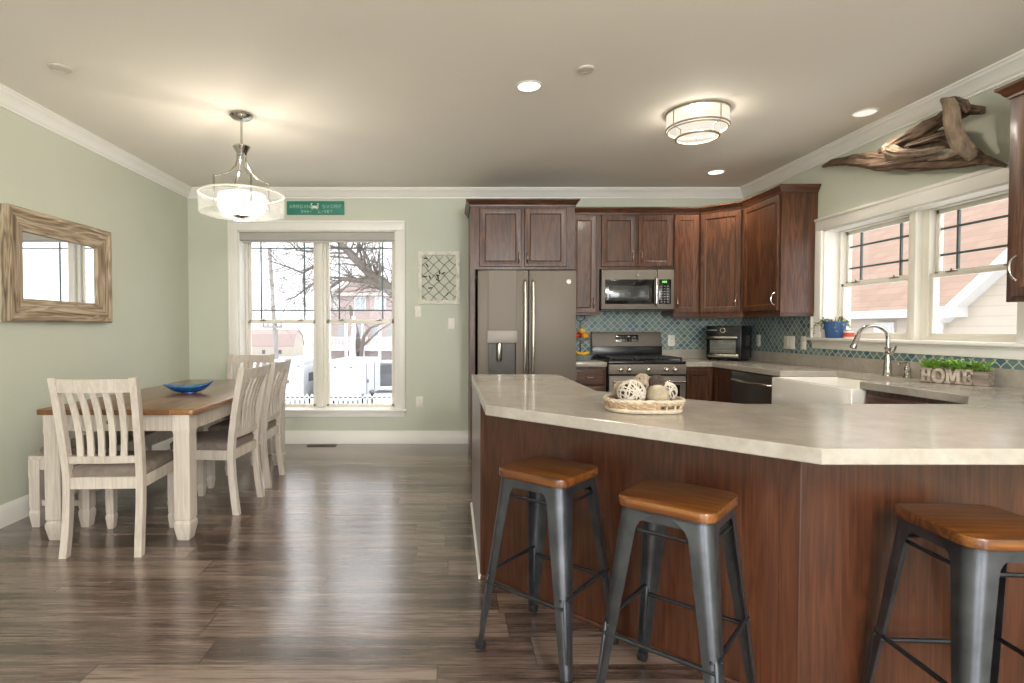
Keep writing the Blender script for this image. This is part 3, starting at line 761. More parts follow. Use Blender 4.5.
# refrigerator
t = thing('refrigerator', 'slate grey french door refrigerator with water dispenser in left door', 'refrigerator', (.25, 5.19, 0))
MB().box(.004, .907, .075, .72, .03, 1.755, .005).build('body', M['black'], t)
fw = .911
def fdoor(x0, x1, z0, z1, holes=None):
    b = MB()
    if not holes: b.box(x0, x1, 0, .07, z0, z1, .008)
    else:
        a, c, e, f = holes
        b.box(x0, a, 0, .07, z0, z1, .006).box(c, x1, 0, .07, z0, z1, .006).box(a - .001, c + .001, .0, .07, f, z1).box(a - .001, c + .001, 0, .07, z0, e).box(a, c, .06, .07, e, f)
    return b
ld = fdoor(0, .466, .745, 1.773, (.098, .352, .79, 1.10)).build('door', M['steel'], t); rd = fdoor(.472, fw, .745, 1.773).build('door', M['steel'], t)
dr = fdoor(0, fw, .06, .735).build('freezer_drawer', M['steel'], t)
for o, x in ((ld, .432), (rd, .506)):
    b = MB(); b.tube([(x, -.004, 1.68), (x, -.04, 1.66), (x, -.052, 1.5), (x, -.056, 1.25), (x, -.052, 1.0), (x, -.04, .84), (x, -.004, .82)], [.012, .0135, .0135, .0135, .0135, .0135, .012], 12)
    b.build('handle', M['bright'], o)
b = MB(); b.tube([(.1, -.004, .66), (.11, -.05, .66), (.8, -.05, .66), (.81, -.004, .66)], .0125, 10); b.build('handle', M['bright'], dr)
b = MB().box(.085, .363, -.012, .01, 1.10, 1.215, .006); b.build('dispenser_panel', M['steel_lt'] if 'steel_lt' in M else M['bright'], ld)
MB().box(.10, .35, .045, .06, .79, 1.10).box(.10, .35, .0, .06, .785, .80).build('dispenser_recess', pm('dispenser_cavity', srgb(66, 62, 57), .4, .4), ld, smooth=0)
MB().lathe([(0, 0), (.022, 0), (.026, -.03), (.026, -.15), (.02, -.17), (0, -.17)], 16, M=Matrix.Translation((.20, .03, 1.10)), cx=0, cy=0).build('dispenser_spout', M['bright'], ld)
def badge(root, x, y, z, r, Mx=None):
    b = MB(); A = Matrix.Translation((x, y, z)) @ Matrix.Rotation(pi / 2, 4, 'X')
    b.lathe([(0, .004), (r * .82, .004), (r * .86, .006), (r, .006), (r, 0), (0, 0)], 28, M=A)
    for a0 in (.3, 2.4, 4.4):                                  # monogram swirls standing on the disc
        b.tube([A @ Vector((r * .5 * cos(a0 + k * .28) * (1 - k * .06), r * .5 * sin(a0 + k * .28) * (1 - k * .06), .005)) for k in range(8)], r * .08, 5)
    return b.build('badge', M['chrome'], root)
badge(rd, .838, 0, 1.668, .021)
# wall cabinets along the back wall
def wall_cab(label, loc, rz, w, h, doors, z0=UPZ, d=.318, group=WC):
    t = thing('wall_cabinet', label, 'cabinet', loc, rz, group)
    MB().box(0, w, .001, d, z0, z0 + h).build('cabinet_body', M['cab'], t, smooth=0)
    for (x, dw, hx) in doors: add_door(t, x, z0 + .022, dw, h - .05, hx, z0 + .12)
    return t
FY = 5.66
wall_cab('narrow dark oak wall cabinet between refrigerator and microwave', (1.182, FY, 0), 0, .316, UPH, [(.03, .25, .25)])
wall_cab('dark oak two door wall cabinet above the microwave', (1.50, FY, 0), 0, .738, .565, [(.012, .345, .325), (.38, .345, .41)], z0=1.835)
wall_cab('narrow dark oak wall cabinet right of the microwave with left handle', (2.24, FY, 0), 0, .258, UPH, [(.004, .245, .03)])
t = thing('corner_wall_cabinet', 'diagonal dark oak corner wall cabinet above the toaster oven', 'cabinet', (2.50, FY, 0), 0, WC)
MB().prism([(0, 0), (.30, -.284), (.608, -.284), (.608, .322), (0, .322)], UPZ, UPZ + UPH).build('cabinet_body', M['cab'], t, smooth=0)
dl = math.hypot(.30, .284); an = math.atan2(-.284, .30)
dd_ = door_mesh(dl - .036, UPH - .05, Matrix.Rotation(an, 4, 'Z') @ Matrix.Translation((.018, 0, UPZ + .022))).build('door', M['cab'], t)
hb = pull(.1); bmesh.ops.transform(hb.bm, matrix=Matrix.Rotation(an, 4, 'Z') @ Matrix.Translation((dl - .055, -.019, UPZ + .13)), verts=hb.bm.verts); hb.build('handle', M['bright'], dd_)
t = wall_cab('dark oak wall cabinet with shiny end panel left of the sink window', (2.80, 5.375, 0), R(-90), .607, UPH, [(.02, .565, .55)], d=.308)
t = wall_cab('dark oak wall cabinet at the right edge past the sink window', (2.80, 2.83, 0), R(-90), .92, UPH, [(.04, .41, None), (.47, .41, None)], d=.308, group=WC)
for ch in [c for c in t.children if c.name.startswith('door')]:
    pass
hb = pull(.115, .0055, out=.036); bmesh.ops.translate(hb.bm, vec=(.066, -.019, UPZ + .165), verts=hb.bm.verts)
hb.build('handle', M['bright'], [c for c in t.children if c.name.startswith('door')][0])
MB().sweep([(o, z + 2.385) for o, z in crown_p], [(0, .30), (0, 0), (.92, 0)], out=-1).build('crown', M['cab_h'], t, smooth=30)
t = thing('cabinet_crown', 'dark oak crown moulding running along the tops of the corner wall cabinets', 'crown moulding', (1.19, FY, 2.385))
MB().sweep([(o, z + 2.385) for o, z in crown_p], [(1.226, FY), (2.50, FY), (2.80, 5.376), (2.80, 4.768), (3.105, 4.768)], out=-1).build('moulding', M['cab_h'], t, world=True, smooth=30)
t = thing('light_rail', 'dark oak light rail under the corner wall cabinets', 'light rail', (2.24, FY, UPZ - .03))
MB().sweep([(0, UPZ - .03), (-.018, UPZ - .03), (-.018, UPZ - .001), (.0, UPZ - .001)], [(2.245, FY + .002), (2.502, FY + .002), (2.802, 5.378), (2.802, 4.772), (3.105, 4.772)], out=-1).build('rail', M['cab_h'], t, world=True, smooth=0)

# base cabinets
BC = 'base cabinets of dark stained oak'; BH = .868
t = thing('drawer_cabinet', 'narrow dark oak drawer cabinet between refrigerator and range', 'cabinet', (1.172, 5.37, 0), 0, BC)
cab_body(t, .318, .61, BH, .1)
add_door(t, .015, .69, .288, .15, .16, .765, 'drawer'); add_door(t, .015, .51, .288, .165, .16, .595, 'drawer'); add_door(t, .015, .12, .288, .375, .16, .42, 'drawer')
t = thing('corner_base_cabinet', 'dark oak corner base cabinet between the range and dishwasher', 'cabinet', (2.245, 5.37, 0), 0, BC)
b = MB().prism([(0, .001), (.285, .001), (.285, -.372), (.86, -.372), (.86, .61), (0, .61)], .1, BH)
b.prism([(0, .07), (.355, .07), (.355, -.372), (.86, -.372), (.86, .61), (0, .61)], 0, .101); b.build('cabinet_body', M['cab'], t, smooth=0)
add_door(t, .012, .13, .245, .71)
dR = door_mesh(.33, .71, basis((.285, -.025, .13), (0, -1, 0), (1, 0, 0), (0, 0, 1))).build('door', M['cab'], t)
BFX = 2.53
t = thing('sink_base_cabinet', 'dark oak base cabinet beneath the white apron sink', 'cabinet', (BFX, 4.262, 0), R(-90), BC)
b = MB().box(0, .862, .001, .57, .1, .60); b.box(0, .862, .07, .57, 0, .101).box(0, .004, .001, .57, .6, BH).box(.862 - .004, .862, .001, .57, .6, BH); b.build('cabinet_body', M['cab'], t, smooth=0)
add_door(t, .015, .12, .41, .46, .39, .53); add_door(t, .435, .12, .41, .46, .46, .53)
t = thing('base_cabinet', 'dark oak drawer and door base cabinet to the right of the sink', 'cabinet', (BFX, 3.398, 0), R(-90), BC)
cab_body(t, .72, .57, BH, .1)
add_door(t, .02, .70, .60, .14, .32, .77, 'drawer'); add_door(t, .02, .12, .29, .56, .28, .6); add_door(t, .33, .12, .29, .56, .36, .6)
# dishwasher
t = thing('dishwasher', 'dark slate dishwasher with bar handle left of the white sink', 'dishwasher', (BFX - .005, 4.99, 0), R(-90))
MB().box(.005, .715, .03, .56, .02, .862).build('body', M['black'], t, smooth=0)
d_ = MB().box(.004, .716, -.025, .03, .11, .862, .006).build('door', M['steel_dk'], t)
b = MB(); b.tube([(.06, -.024, .79), (.075, -.062, .79), (.2, -.075, .79), (.36, -.08, .79), (.52, -.075, .79), (.645, -.062, .79), (.66, -.024, .79)], .011, 10); b.build('handle', M['bright'], d_)
MB().box(.3, .42, -.027, -.02, .845, .855).build('control_strip', M['slot'], t, smooth=0)
MB().box(.01, .71, .05, .5, 0.0, .108).build('toe_plate', M['black'], t, smooth=0)

# peninsula: angled cabinet under the big counter
t = thing('peninsula_cabinet', 'angled dark oak peninsula cabinet with bare wooden panels behind the bar stools', 'cabinet', (1.2, 2.4, 0))
poly = [(.155, 3.90), (.155, 2.758), (1.123, 1.79), (3.10, 1.79), (3.10, 2.66), (2.56, 2.66), (2.30, 2.43), (1.262, 2.43), (.745, 2.94), (.745, 3.90)]
MB().prism(poly, .0, BH).build('cabinet_body', M['island'], t, world=True, smooth=0)
# panels on the two faces and the left end
def face_panel(a, c, z0, z1, th, name, mat='island'):
    a, c = Vector(a), Vector(c); d = (c - a); L = d.length; d.normalize(); nrm = Vector((d.y, -d.x))
    return MB().box(0, L, -th, 0, z0, z1, .0015, M=basis((a.x, a.y, 0), (d.x, d.y, 0), (-nrm.x, -nrm.y, 0), (0, 0, 1))).build(name, M[mat], t, world=True, smooth=0)
face_panel((.165, 2.748), (1.085, 1.828), .0, BH, .007, 'back_panel')
face_panel((1.165, 1.79), (3.10, 1.79), .0, BH, .007, 'front_panel')
face_panel((.155, 3.90), (.155, 2.775), .0, BH, .007, 'end_panel')
b = MB(); b.prism([(1.123 - .04, 1.79 + .04), (1.123 - .046, 1.79 + .034), (1.119, 1.780), (1.165, 1.780), (1.165, 1.79)], 0, BH, .002)
b.build('corner_post', M['island'], t, world=True, smooth=0)
b = MB(); b.prism([(.155, 2.79), (.145, 2.79), (.145, 2.754), (.160, 2.738), (.168, 2.745)], 0, BH, .002); b.build('corner_post', M['island'], t, world=True, smooth=0)
b = MB(); b.prism([(0, 0), (.012, 0), (.012, .012), (.007, .02), (0, .02)], 0, 1.16, M=basis((.148, 3.90, 0), (-1, 0, 0), (0, 0, 1), (0, -1, 0)))
b.build('shoe_moulding', M['trim'], t, world=True, smooth=0)['label'] = 'white shoe moulding'
b = MB(); d = Vector((.7071, -.7071, 0)); b.prism([(0, 0), (.012, 0), (.012, .012), (.007, .02), (0, .02)], 0, 1.35, M=basis((.15, 2.752, 0), (-.7071, -.7071, 0), (0, 0, 1), d))
b.build('shoe_moulding', M['island'], t, world=True, smooth=0)
# the continuous countertop and its splash
CT = .914
cpoly = [(.144, 3.935), (.147, 2.370), (1.003, 1.505), (3.10, 1.505), (3.10, 5.976), (2.243, 5.976), (2.243, 5.346), (2.50, 5.346), (2.50, 4.245), (2.93, 4.245), (2.93, 3.42),
         (2.50, 3.42), (2.50, 2.70), (2.22, 2.40), (1.257, 2.40), (.757, 2.90), (.757, 3.935)]
t = thing('countertop', 'long beige stone countertop from the peninsula round to the range', 'countertop', (1.2, 2.4, .87))
MB().prism(cpoly, .869, CT, .004).build('slab', M['stone'], t, world=True, smooth=0)
b = MB().box(2.243, 3.089, 5.956, 5.976, CT, 1.014, .002); b.box(3.080, 3.10, 1.6, 5.956, CT, 1.014, .002)
b.build('splash', M['stone'], t, world=True, smooth=0)
t = thing('countertop', 'short beige stone countertop holding the fruit stand beside the refrigerator', 'countertop', (1.335, 5.66, .87))
MB().box(1.166, 1.492, 5.346, 5.976, .869, CT, .004).build('slab', M['stone'], t, world=True)
# tile
struct('wall_tile_back', MB().box(1.16, 3.108, YB - .009, YB - .0005, .86, 1.44), M['tile'], smooth=0)
b = MB().box(XR - .009, XR - .0005, 4.806, YB - .009, 1.0, 1.44); b.box(XR - .009, XR - .0005, 1.6, 4.806, 1.0, 1.066)
b.box(XR - .009, XR - .0005, 1.6, 2.93, 1.066, 1.42)
struct('wall_tile_right', b, M['tile'], smooth=0)

# range
t = thing('range', 'slate and black gas range with five knobs under the microwave', 'stove', (1.497, 5.33, 0))
RWd = .735
MB().box(0, RWd, .001, .64, .02, .90).build('body', M['black'], t, smooth=0)
MB().box(-.002, RWd + .002, -.02, .60, .90, .925, .006).build('cooktop', M['black'], t)
MB().box(.0, RWd, -.035, .03, .80, .895, .008).build('control_panel', M['steel'], t)
bgm = MB().box(-.008, RWd - .008, .565, .63, .925, 1.05, .004).build('back_guard_base', M['black'], t)
bg_ = MB().prism([(.565, 1.04), (.60, 1.198), (.645, 1.198), (.645, 1.04)], 0, RWd, .004, M=basis((-.008, 0, 0), (0, 1, 0), (0, 0, 1), (1, 0, 0))).build('back_guard', M['steel'], t)
Mb = basis((-.008, .5675, 1.05), (1, 0, 0), (0, .975, -.222), (0, .216, .976))
MB().box(.25, .49, -.006, .006, .045, .12, .002, M=Mb).build('control_display', M['blackglass'], bg_)
b = MB(); rng = random.Random(2)
for r_ in range(2):
    for k in range(7): b.box(.268 + k * .03, .268 + k * .03 + .012, -.0075, -.005, .06 + r_ * .03, .067 + r_ * .03, M=Mb)
b.build('button', M['dimtext'], bg_, smooth=0)
for x in (.105, .185, .365, .54, .62):
    k = MB().lathe([(0, .0), (.024, .0), (.024, .008), (.019, .012), (.017, .034), (.012, .038), (0, .038)], 20, M=Matrix.Translation((x, -.035, .846)) @ Matrix.Rotation(pi / 2, 4, 'X')).build('knob', M['bright'], t)
    MB().box(x - .004, x + .004, -.079, -.06, .83, .862, .002).build('knob_grip', M['bright'], k)
d_ = MB().box(.004, RWd - .004, -.03, .0, .21, .785, .008).build('oven_door', M['steel'], t)
MB().box(.06, RWd - .06, -.034, -.02, .30, .70, .003).build('oven_window', M['blackglass'], d_)
b = MB(); b.tube([(.05, -.03, .735), (.05, -.075, .735)], .01, 8).tube([(RWd - .05, -.03, .735), (RWd - .05, -.075, .735)], .01, 8).tube([(.03, -.078, .735), (RWd - .03, -.078, .735)], .013, 10); b.build('handle', M['bright'], d_)
MB().box(.004, RWd - .004, -.028, 0, .05, .20, .006).build('storage_drawer', M['steel'], t)
for gx in (.03, .265, .50):
    b = MB(); x0, x1 = gx, gx + .205; z = .952
    b.tube([(x0, .02, z), (x1, .02, z), (x1, .53, z), (x0, .53, z)], .008, 6, closed=True)
    for yy in (.15, .275, .40): b.tube([(x0, yy, z), (x1, yy, z)], .007, 6)
    b.tube([((x0 + x1) / 2, .02, z), ((x0 + x1) / 2, .53, z)], .007, 6)
    for px_, py_ in ((x0, .02), (x1, .02), (x0, .53), (x1, .53)): b.box(px_ - .008, px_ + .008, py_ - .008, py_ + .008, .924, z)
    b.build('grate', M['iron'], t)
for bx_, by_ in ((.13, .14), (.13, .41), (.37, .27), (.6, .14), (.6, .41)):
    MB().lathe([(0, .925), (.05, .925), (.05, .932), (.036, .936), (.036, .944), (0, .944)], 24, cx=bx_, cy=by_).build('burner', M['iron'], t)

# microwave
t = thing('microwave', 'slate over the range microwave hung beneath the two door cabinet', 'microwave', (1.494, 5.586, 0))
MB().box(0, .722, .02, .395, 1.43, 1.823, .003).build('body', M['black'], t)
d_ = MB().box(.0, .553, -.018, .02, 1.427, 1.82, .006).build('door', M['steel'], t)
MB().box(.036, .523, -.021, -.01, 1.478, 1.722, .002).build('door_glass', M['blackglass'], d_)
MB().box(.075, .47, -.023, -.019, 1.515, 1.657, .002).build('viewing_window', M['greyglass'], d_)
b = MB(); b.tube([(.535, -.018, 1.735), (.535, -.05, 1.725), (.535, -.055, 1.6), (.535, -.05, 1.485), (.535, -.018, 1.475)], .012, 10); b.build('handle', M['bright'], d_)
badge(d_, .362, -.018, 1.775, .019)
p_ = MB().box(.556, .722, -.018, .02, 1.427, 1.82, .006).build('control_panel', M['steel'], t)
MB().box(.57, .69, -.021, -.01, 1.478, 1.722, .002).build('keypad', M['blackglass'], p_)
b = MB()
for r_ in range(7):
    for k in range(3): b.box(.585 + k * .032, .585 + k * .032 + .016, -.0222, -.020, 1.495 + r_ * .026, 1.503 + r_ * .026)
b.build('button', M['dimtext'], p_, smooth=0)
b = MB()
for k, x in enumerate((.603, .618, .634)):
    b.box(x, x + .002, -.0225, -.0205, 1.688, 1.706).box(x + .007, x + .009, -.0225, -.0205, 1.688, 1.706).box(x, x + .009, -.0225, -.0205, 1.704, 1.706)
b.build('clock_display', M['greenled'], p_, smooth=0)
MB().box(.01, .71, .03, .38, 1.415, 1.432).build('vent_grille', M['black'], t, smooth=0)

# toaster oven, turned across the corner
t = thing('toaster_oven', 'black countertop toaster oven with glass door in the corner of the counter', 'toaster oven', (2.81, 5.66, CT + .002), R(-46))
TW, TD, TH = .335, .30, .345
MB().box(-TW / 2, TW / 2, -TD / 2, TD / 2, .015, TH, .012).build('body', M['black'], t)
d_ = MB().box(-TW / 2 + .012, TW / 2 - .012, -TD / 2 - .018, -TD / 2 + .002, .03, .255, .004).build('door', M['black'], t)
MB().box(-TW / 2 + .045, TW / 2 - .045, -TD / 2 - .0205, -TD / 2 - .01, .075, .205, .002).build('door_glass', M['ovenview'], d_)
MB().box(-TW / 2 + .02, TW / 2 - .02, -TD / 2 - .022, -TD / 2 - .01, .036, .066, .003).build('door_trim', M['bright'], d_)
b = MB(); b.tube([(-TW / 2 + .035, -TD / 2 - .016, .228), (-TW / 2 + .035, -TD / 2 - .05, .228)], .006, 6).tube([(TW / 2 - .035, -TD / 2 - .016, .228), (TW / 2 - .035, -TD / 2 - .05, .228)], .006, 6)
b.box(-TW / 2 + .018, TW / 2 - .018, -TD / 2 - .062, -TD / 2 - .046, .216, .242, .005); b.build('handle', M['bright'], d_)
b = MB()
for z in (.10, .125, .15, .175): b.tube([(-TW / 2 + .05, -TD / 2 - .0215, z), (TW / 2 - .05, -TD / 2 - .0215, z)], .0016, 5)
b.build('rack', M['bright'], d_)
MB().lathe([(.018, 0), (.028, 0), (.028, .018), (.024, .022), (.018, .022)], 24, M=Matrix.Translation((0, -TD / 2, .302)) @ Matrix.Rotation(pi / 2, 4, 'X')).build('dial_ring', M['bright'], t)
MB().lathe([(0, 0), (.018, 0), (.018, .02), (0, .02)], 20, M=Matrix.Translation((0, -TD / 2, .302)) @ Matrix.Rotation(pi / 2, 4, 'X')).build('dial', M['black'], t)
b = MB()
for k in range(8): b.box(-.155 + k * .012, -.155 + k * .012 + .008, -TD / 2 - .001, -TD / 2 + .001, .298, .306)
b.build('lettering', M['dimtext'], t, smooth=0)
for x in (-.14, .14):
    for y in (-.11, .11): MB().lathe([(0, 0), (.014, 0), (.016, .018), (0, .018)], 12, cx=x, cy=y).build('foot', M['rubber'], t)

# sink
t = thing('farmhouse_sink', 'white fireclay farmhouse sink with deep apron front under the window', 'sink', (2.69, 3.832, .60))
x0, x1, y0, y1, z0, z1 = -.25, .262, -.424, .424, .008, .268
t_ = bmesh.new()
def ring(a, c, d, e, z): return [t_.verts.new(p) for p in ((a, d, z), (c, d, z), (c, e, z), (a, e, z))]
rs = [ring(x0, x1, y0, y1, z0), ring(x0, x1, y0, y1, z1), ring(x0 + .03, x1 - .02, y0 + .02, y1 - .02, z1), ring(x0 + .038, x1 - .03, y0 + .03, y1 - .03, z0 + .03)]
for a, c in zip(rs[:-1], rs[1:]):
    for i in range(4): t_.faces.new((a[i], a[(i + 1) % 4], c[(i + 1) % 4], c[i]))
t_.faces.new(rs[0][::-1]); t_.faces.new(rs[-1])
bmesh.ops.recalc_face_normals(t_, faces=t_.faces[:])
bmesh.ops.bevel(t_, geom=t_.edges[:], offset=.009, segments=3, affect='EDGES', profile=.5)
MB().merge(t_).build('basin', M['porcelain'], t)
MB().lathe([(0, z0 + .032), (.03, z0 + .032), (.045, z0 + .034), (.045, z0 + .030), (0, z0 + .03)], 24, cx=.02, cy=0).build('drain', M['bright'], t)
# faucet
t = thing('kitchen_faucet', 'brushed nickel gooseneck pull down faucet behind the white sink', 'faucet', (2.99, 3.83, CT + .001))
MB().lathe([(0, 0), (.03, 0), (.03, .006), (.026, .012), (.023, .05), (.024, .07), (.019, .1), (.016, .15), (.0165, .175), (.02, .18), (.02, .192), (.013, .198), (0, .198)], 24).build('base', M['chrome'], t)
b = MB(); pts = [(0, 0, .19), (0, 0, .245)]
for k in range(13):
    a = pi * k / 12 * .93; pts.append((-.105 + .105 * cos(a), 0, .25 + .092 * sin(a)))
b.tube(pts, .0125, 12); b.build('spout', M['chrome'], t)
e = Vector(pts[-1]); dv = (Vector(pts[-1]) - Vector(pts[-2])).normalized()
b = MB(); b.tube([e - dv * .01, e + dv * .02, e + dv * .055, e + dv * .085, e + dv * .09], [.0145, .0155, .017, .021, .018], 14); b.build('spray_head', M['chrome'], t)
b = MB(); b.tube([(0, -.015, .15), (0, -.04, .155)], [.013, .011], 10).tube([(0, -.035, .155), (.005, -.052, .175), (.008, -.062, .205)], [.007, .006, .0055], 8); b.build('lever', M['chrome'], t)
t = thing('soap_dispenser', 'short brushed nickel soap dispenser beside the faucet', 'soap dispenser', (2.985, 3.655, CT + .001))
MB().lathe([(0, 0), (.024, 0), (.024, .006), (.019, .012), (.017, .045), (.02, .05), (.016, .07), (.011, .075), (.011, .095), (0, .095)], 20).build('base', M['chrome'], t)
b = MB(); b.tube([(.006, 0, .098), (-.02, 0, .104), (-.055, 0, .094), (-.06, 0, .086)], [.008, .009, .007, .006], 8); b.build('spout', M['chrome'], t)
# ================================================================== DINING SET
def sq(h, z, cx=0, cy=0): return [(cx - h, cy - h, z), (cx + h, cy - h, z), (cx + h, cy + h, z), (cx - h, cy + h, z)]
def turned_leg(cx, cy, top, h=.046, foot=.115):
    """square leg on a stepped, tapering foot block"""
    zs = [(0, h * .66), (.004, h * .72), (foot * .72, h * .98), (foot * .82, h * 1.0), (foot * .96, h * 1.0), (foot, h * .93), (foot + .006, h * .88), (foot + .014, h * .88), (foot + .02, h * .96), (top - .11, h * .96), (top - .10, h * 1.02), (top - .085, h * 1.02), (top - .08, h), (top, h)]
    return MB().loft([sq(k, z, cx, cy) for z, k in zs])
TBX, TBY = -1.9375, 4.165
t = thing('dining_table', 'long dining table with brown plank top on cream white legs', 'table', (TBX, TBY, 0))
MB().prism(rrect(.4625, .955, .03, 3), .738, .770, .006).build('tabletop', M['tabletop'], t)
b = MB()
b.box(-.385, .385, -.89, -.865, .635, .738, .002).box(-.385, .385, .865, .89, .635, .738, .002).box(-.40, -.375, -.89, .89, .635, .738, .002).box(.375, .40, -.89, .89, .635, .738, .002)
for x in (-.13, .13): b.box(x - .012, x + .012, -.896, -.88, .64, .735, .002)
b.build('apron', M['chair'], t, smooth=0)
for sx in (-1, 1):
    for sy in (-1, 1): turned_leg(sx * .375, sy * .89, .738, .048, .105).build('leg', M['chair'], t, smooth=30)
MB().lathe([(0, 0), (.012, 0), (.015, .012), (.01, .02), (0, .021)], 14, M=Matrix.Translation((-.06, -.895, .69)) @ Matrix.Rotation(pi / 2, 4, 'X')).build('knob', M['slot'], t)

def bar(b, pts, wx, wy):
    """rectangular-section bar through points; wx, wy half sizes (x, y)"""
    b.loft([[(x - wx, y - wy, z), (x + wx, y - wy, z), (x + wx, y + wy, z), (x - wx, y + wy, z)] for x, y, z in pts])
def make_chair(label, loc, rz):
    t = thing('dining_chair', label, 'chair', loc, rz, 'dining chairs round the table')
    # rear legs rise into the back posts; the post kicks back at the foot and leans back above the seat
    for s in (-1, 1):
        b = MB(); z = [0, .12, .25, .36, .44, .55, .68, .80, .90, .978]
        pts = []
        for q in z:
            y = -.205 - (.036 * ((.36 - q) / .36) ** 1.6 if q < .36 else 0) - (.088 * ((q - .42) / .55) ** 1.35 if q > .42 else 0)
            x = s * (.193 + (.014 * (q - .42) / .55 if q > .42 else 0) + (.004 if q < .1 else 0))
            pts.append((x, y, q))
        bar(b, pts, .019, .021); b.build('rear_leg', M['chair'], t, smooth=50)
    for s in (-1, 1): turned_leg(s * .188, .205, .425, .0245, .085).build('front_leg', M['chair'], t, smooth=30)
    b = MB()
    b.box(-.178, .178, -.219, -.195, .362, .427, .002).box(-.168, .168, .197, .219, .362, .427, .002)
    for s in (-1, 1): b.box(s * .197 - .011, s * .197 + .011, -.2, .2, .362, .427, .002)
    b.build('seat_frame', M['chair'], t, smooth=0)
    b = MB(); t_ = bmesh.new()
    for (hx, hy, zz) in (): pass
    b.loft([[(x, y, .425) for x, y in rrect(.204, .208, .03, 4, 0, .012)], [(x, y, .462) for x, y in rrect(.209, .214, .035, 4, 0, .013)], [(x, y, .478) for x, y in rrect(.196, .2, .035, 4, 0, .013)], [(x, y, .486) for x, y in rrect(.16, .165, .03, 4, 0, .013)], [(x, y, .489) for x, y in rrect(.08, .09, .03, 4, 0, .013)]])
    b.build('seat_cushion', M['fabric'], t, smooth=60)
    yb = lambda q: -.205 - (.088 * ((q - .42) / .55) ** 1.35)
    # crest rail, bowed backwards, and the low cross rail
    b = MB()
    def rail(z0, z1, half, depth, bow):
        rings = []
        for k in range(11):
            u = -1 + 2 * k / 10; x = u * half; y0 = yb((z0 + z1) / 2) - bow * (1 - u * u); lean = yb(z1) - yb(z0)
            arch = 0
            rings.append([(x, y0 - depth - lean / 2, z0), (x, y0 + depth - lean / 2, z0), (x, y0 + depth + lean / 2, z1 + arch), (x, y0 - depth + lean / 2, z1 + arch)])
        b.loft(rings)
    rail(.898, .970, .210, .012, .028); b.build('crest_rail', M['chair'], t, smooth=30)
    b = MB(); rail(.505, .545, .186, .011, .012); b.build('cross_rail', M['chair'], t, smooth=30)
    for k in range(5):
        u = (k - 2) / 2 * .60; b = MB(); rings = []
        for q in range(9):
            f = q / 8; z = .54 + f * .365; x = u * (.19 + .025 * f); bow = (.012 + .016 * f) * (1 - u * u) - .022 * sin(pi * f)
            y = yb(z) - bow; hw = .0165
            rings.append([(x - hw, y - .006, z), (x + hw, y - .006, z), (x + hw, y + .006, z), (x - hw, y + .006, z)])
        b.loft(rings); b.build('slat', M['chair'], t, smooth=50)
    return t
ch = make_chair('cream slatted dining chair seen from behind at the near end of the table', (-1.905, 3.25, 0), R(3))
dup(ch, (-1.652, 3.913, 0), R(90 - 4), 'cream slatted dining chair on the open long side of the table, nearest the blue bowl')
dup(ch, (-1.662, 4.51, 0), R(91.5), 'cream slatted dining chair on the open long side of the table, nearest the window')
dup(ch, (-1.975, 5.245, 0), R(180), 'cream slatted dining chair at the far end of the table facing into the room')
# bench
t = thing('dining_bench', 'cream wooden bench with taupe cushion along the left wall side of the table', 'bench', (-2.43, 4.10, 0))
BL, BWd = .655, .185
for sx in (-1, 1):
    for sy in (-1, 1): turned_leg(sx * (BWd - .032), sy * (BL - .035), .425, .034, .105).build('leg', M['chair'], t, smooth=30)
b = MB(); b.box(-BWd + .006, -BWd + .03, -BL + .03, BL - .03, .36, .425).box(BWd - .03, BWd - .006, -BL + .03, BL - .03, .36, .425).box(-BWd + .03, BWd - .03, -BL + .006, -BL + .03, .36, .425).box(-BWd + .03, BWd - .03, BL - .03, BL - .006, .36, .425)
b.box(-BWd, BWd, -BL, BL, .425, .447, .004); b.build('seat_frame', M['chair'], t, smooth=0)
b = MB(); b.box(-.02, .02, -BL + .06, BL - .06, .13, .165).box(-BWd + .04, BWd - .04, -BL + .022, -BL + .046, .13, .165, .002).box(-BWd + .04, BWd - .04, BL - .046, BL - .022, .13, .165, .002); b.build('stretcher', M['chair'], t, smooth=0)
b = MB(); b.loft([[(x, y, z) for x, y in rrect(hx, hy, .03, 4)] for hx, hy, z in ((BWd - .02, BL - .055, .445), (BWd - .015, BL - .05, .47), (BWd - .028, BL - .062, .486), (BWd - .07, BL - .11, .492))])
b.build('seat_cushion', M['fabric'], t, smooth=60)
# blue bowl
t = thing('decorative_bowl', 'glossy blue boat shaped bowl on the dining table', 'bowl', (-1.905, 4.06, .770), R(18))
M['blueglaze'] = pm('blue_glaze', srgb(28, 100, 178), .18, .35, var=.35, scale=22, coat=.5)
M['blueglazein'] = pm('blue_grey_glaze', srgb(70, 120, 150), .25, .2, var=.45, scale=40, coat=.4)
def boat(b, off, flip=False):
    rings = []
    for k in range(9):
        f = k / 8; ring = []
        for q in range(40):
            a = 2 * pi * q / 40; u = cos(a); v = sin(a)
            L = (.055 + .115 * f ** .8) - off; Wd = (.03 + .07 * f ** .7) - off
            x = u * L * (1 + .0 * f); y = v * Wd * (1 - .35 * abs(u) ** 3)
            z = .004 + off + f ** 1.5 * (.042 + .034 * abs(u) ** 2.5 * (1 if u > 0 else .55)) * (1 - off)
            ring.append((x, y, z))
        rings.append(ring)
    return rings
b = MB(); b.loft(boat(b, 0), cap=False); b.prism([(.055 * cos(2 * pi * q / 40), .03 * sin(2 * pi * q / 40)) for q in range(40)], 0, .006)
o_, i_ = boat(b, 0)[-1], boat(b, .004)[-1]
b.loft([o_, i_], cap=False); b.build('bowl_shell', M['blueglaze'], t, smooth=60)
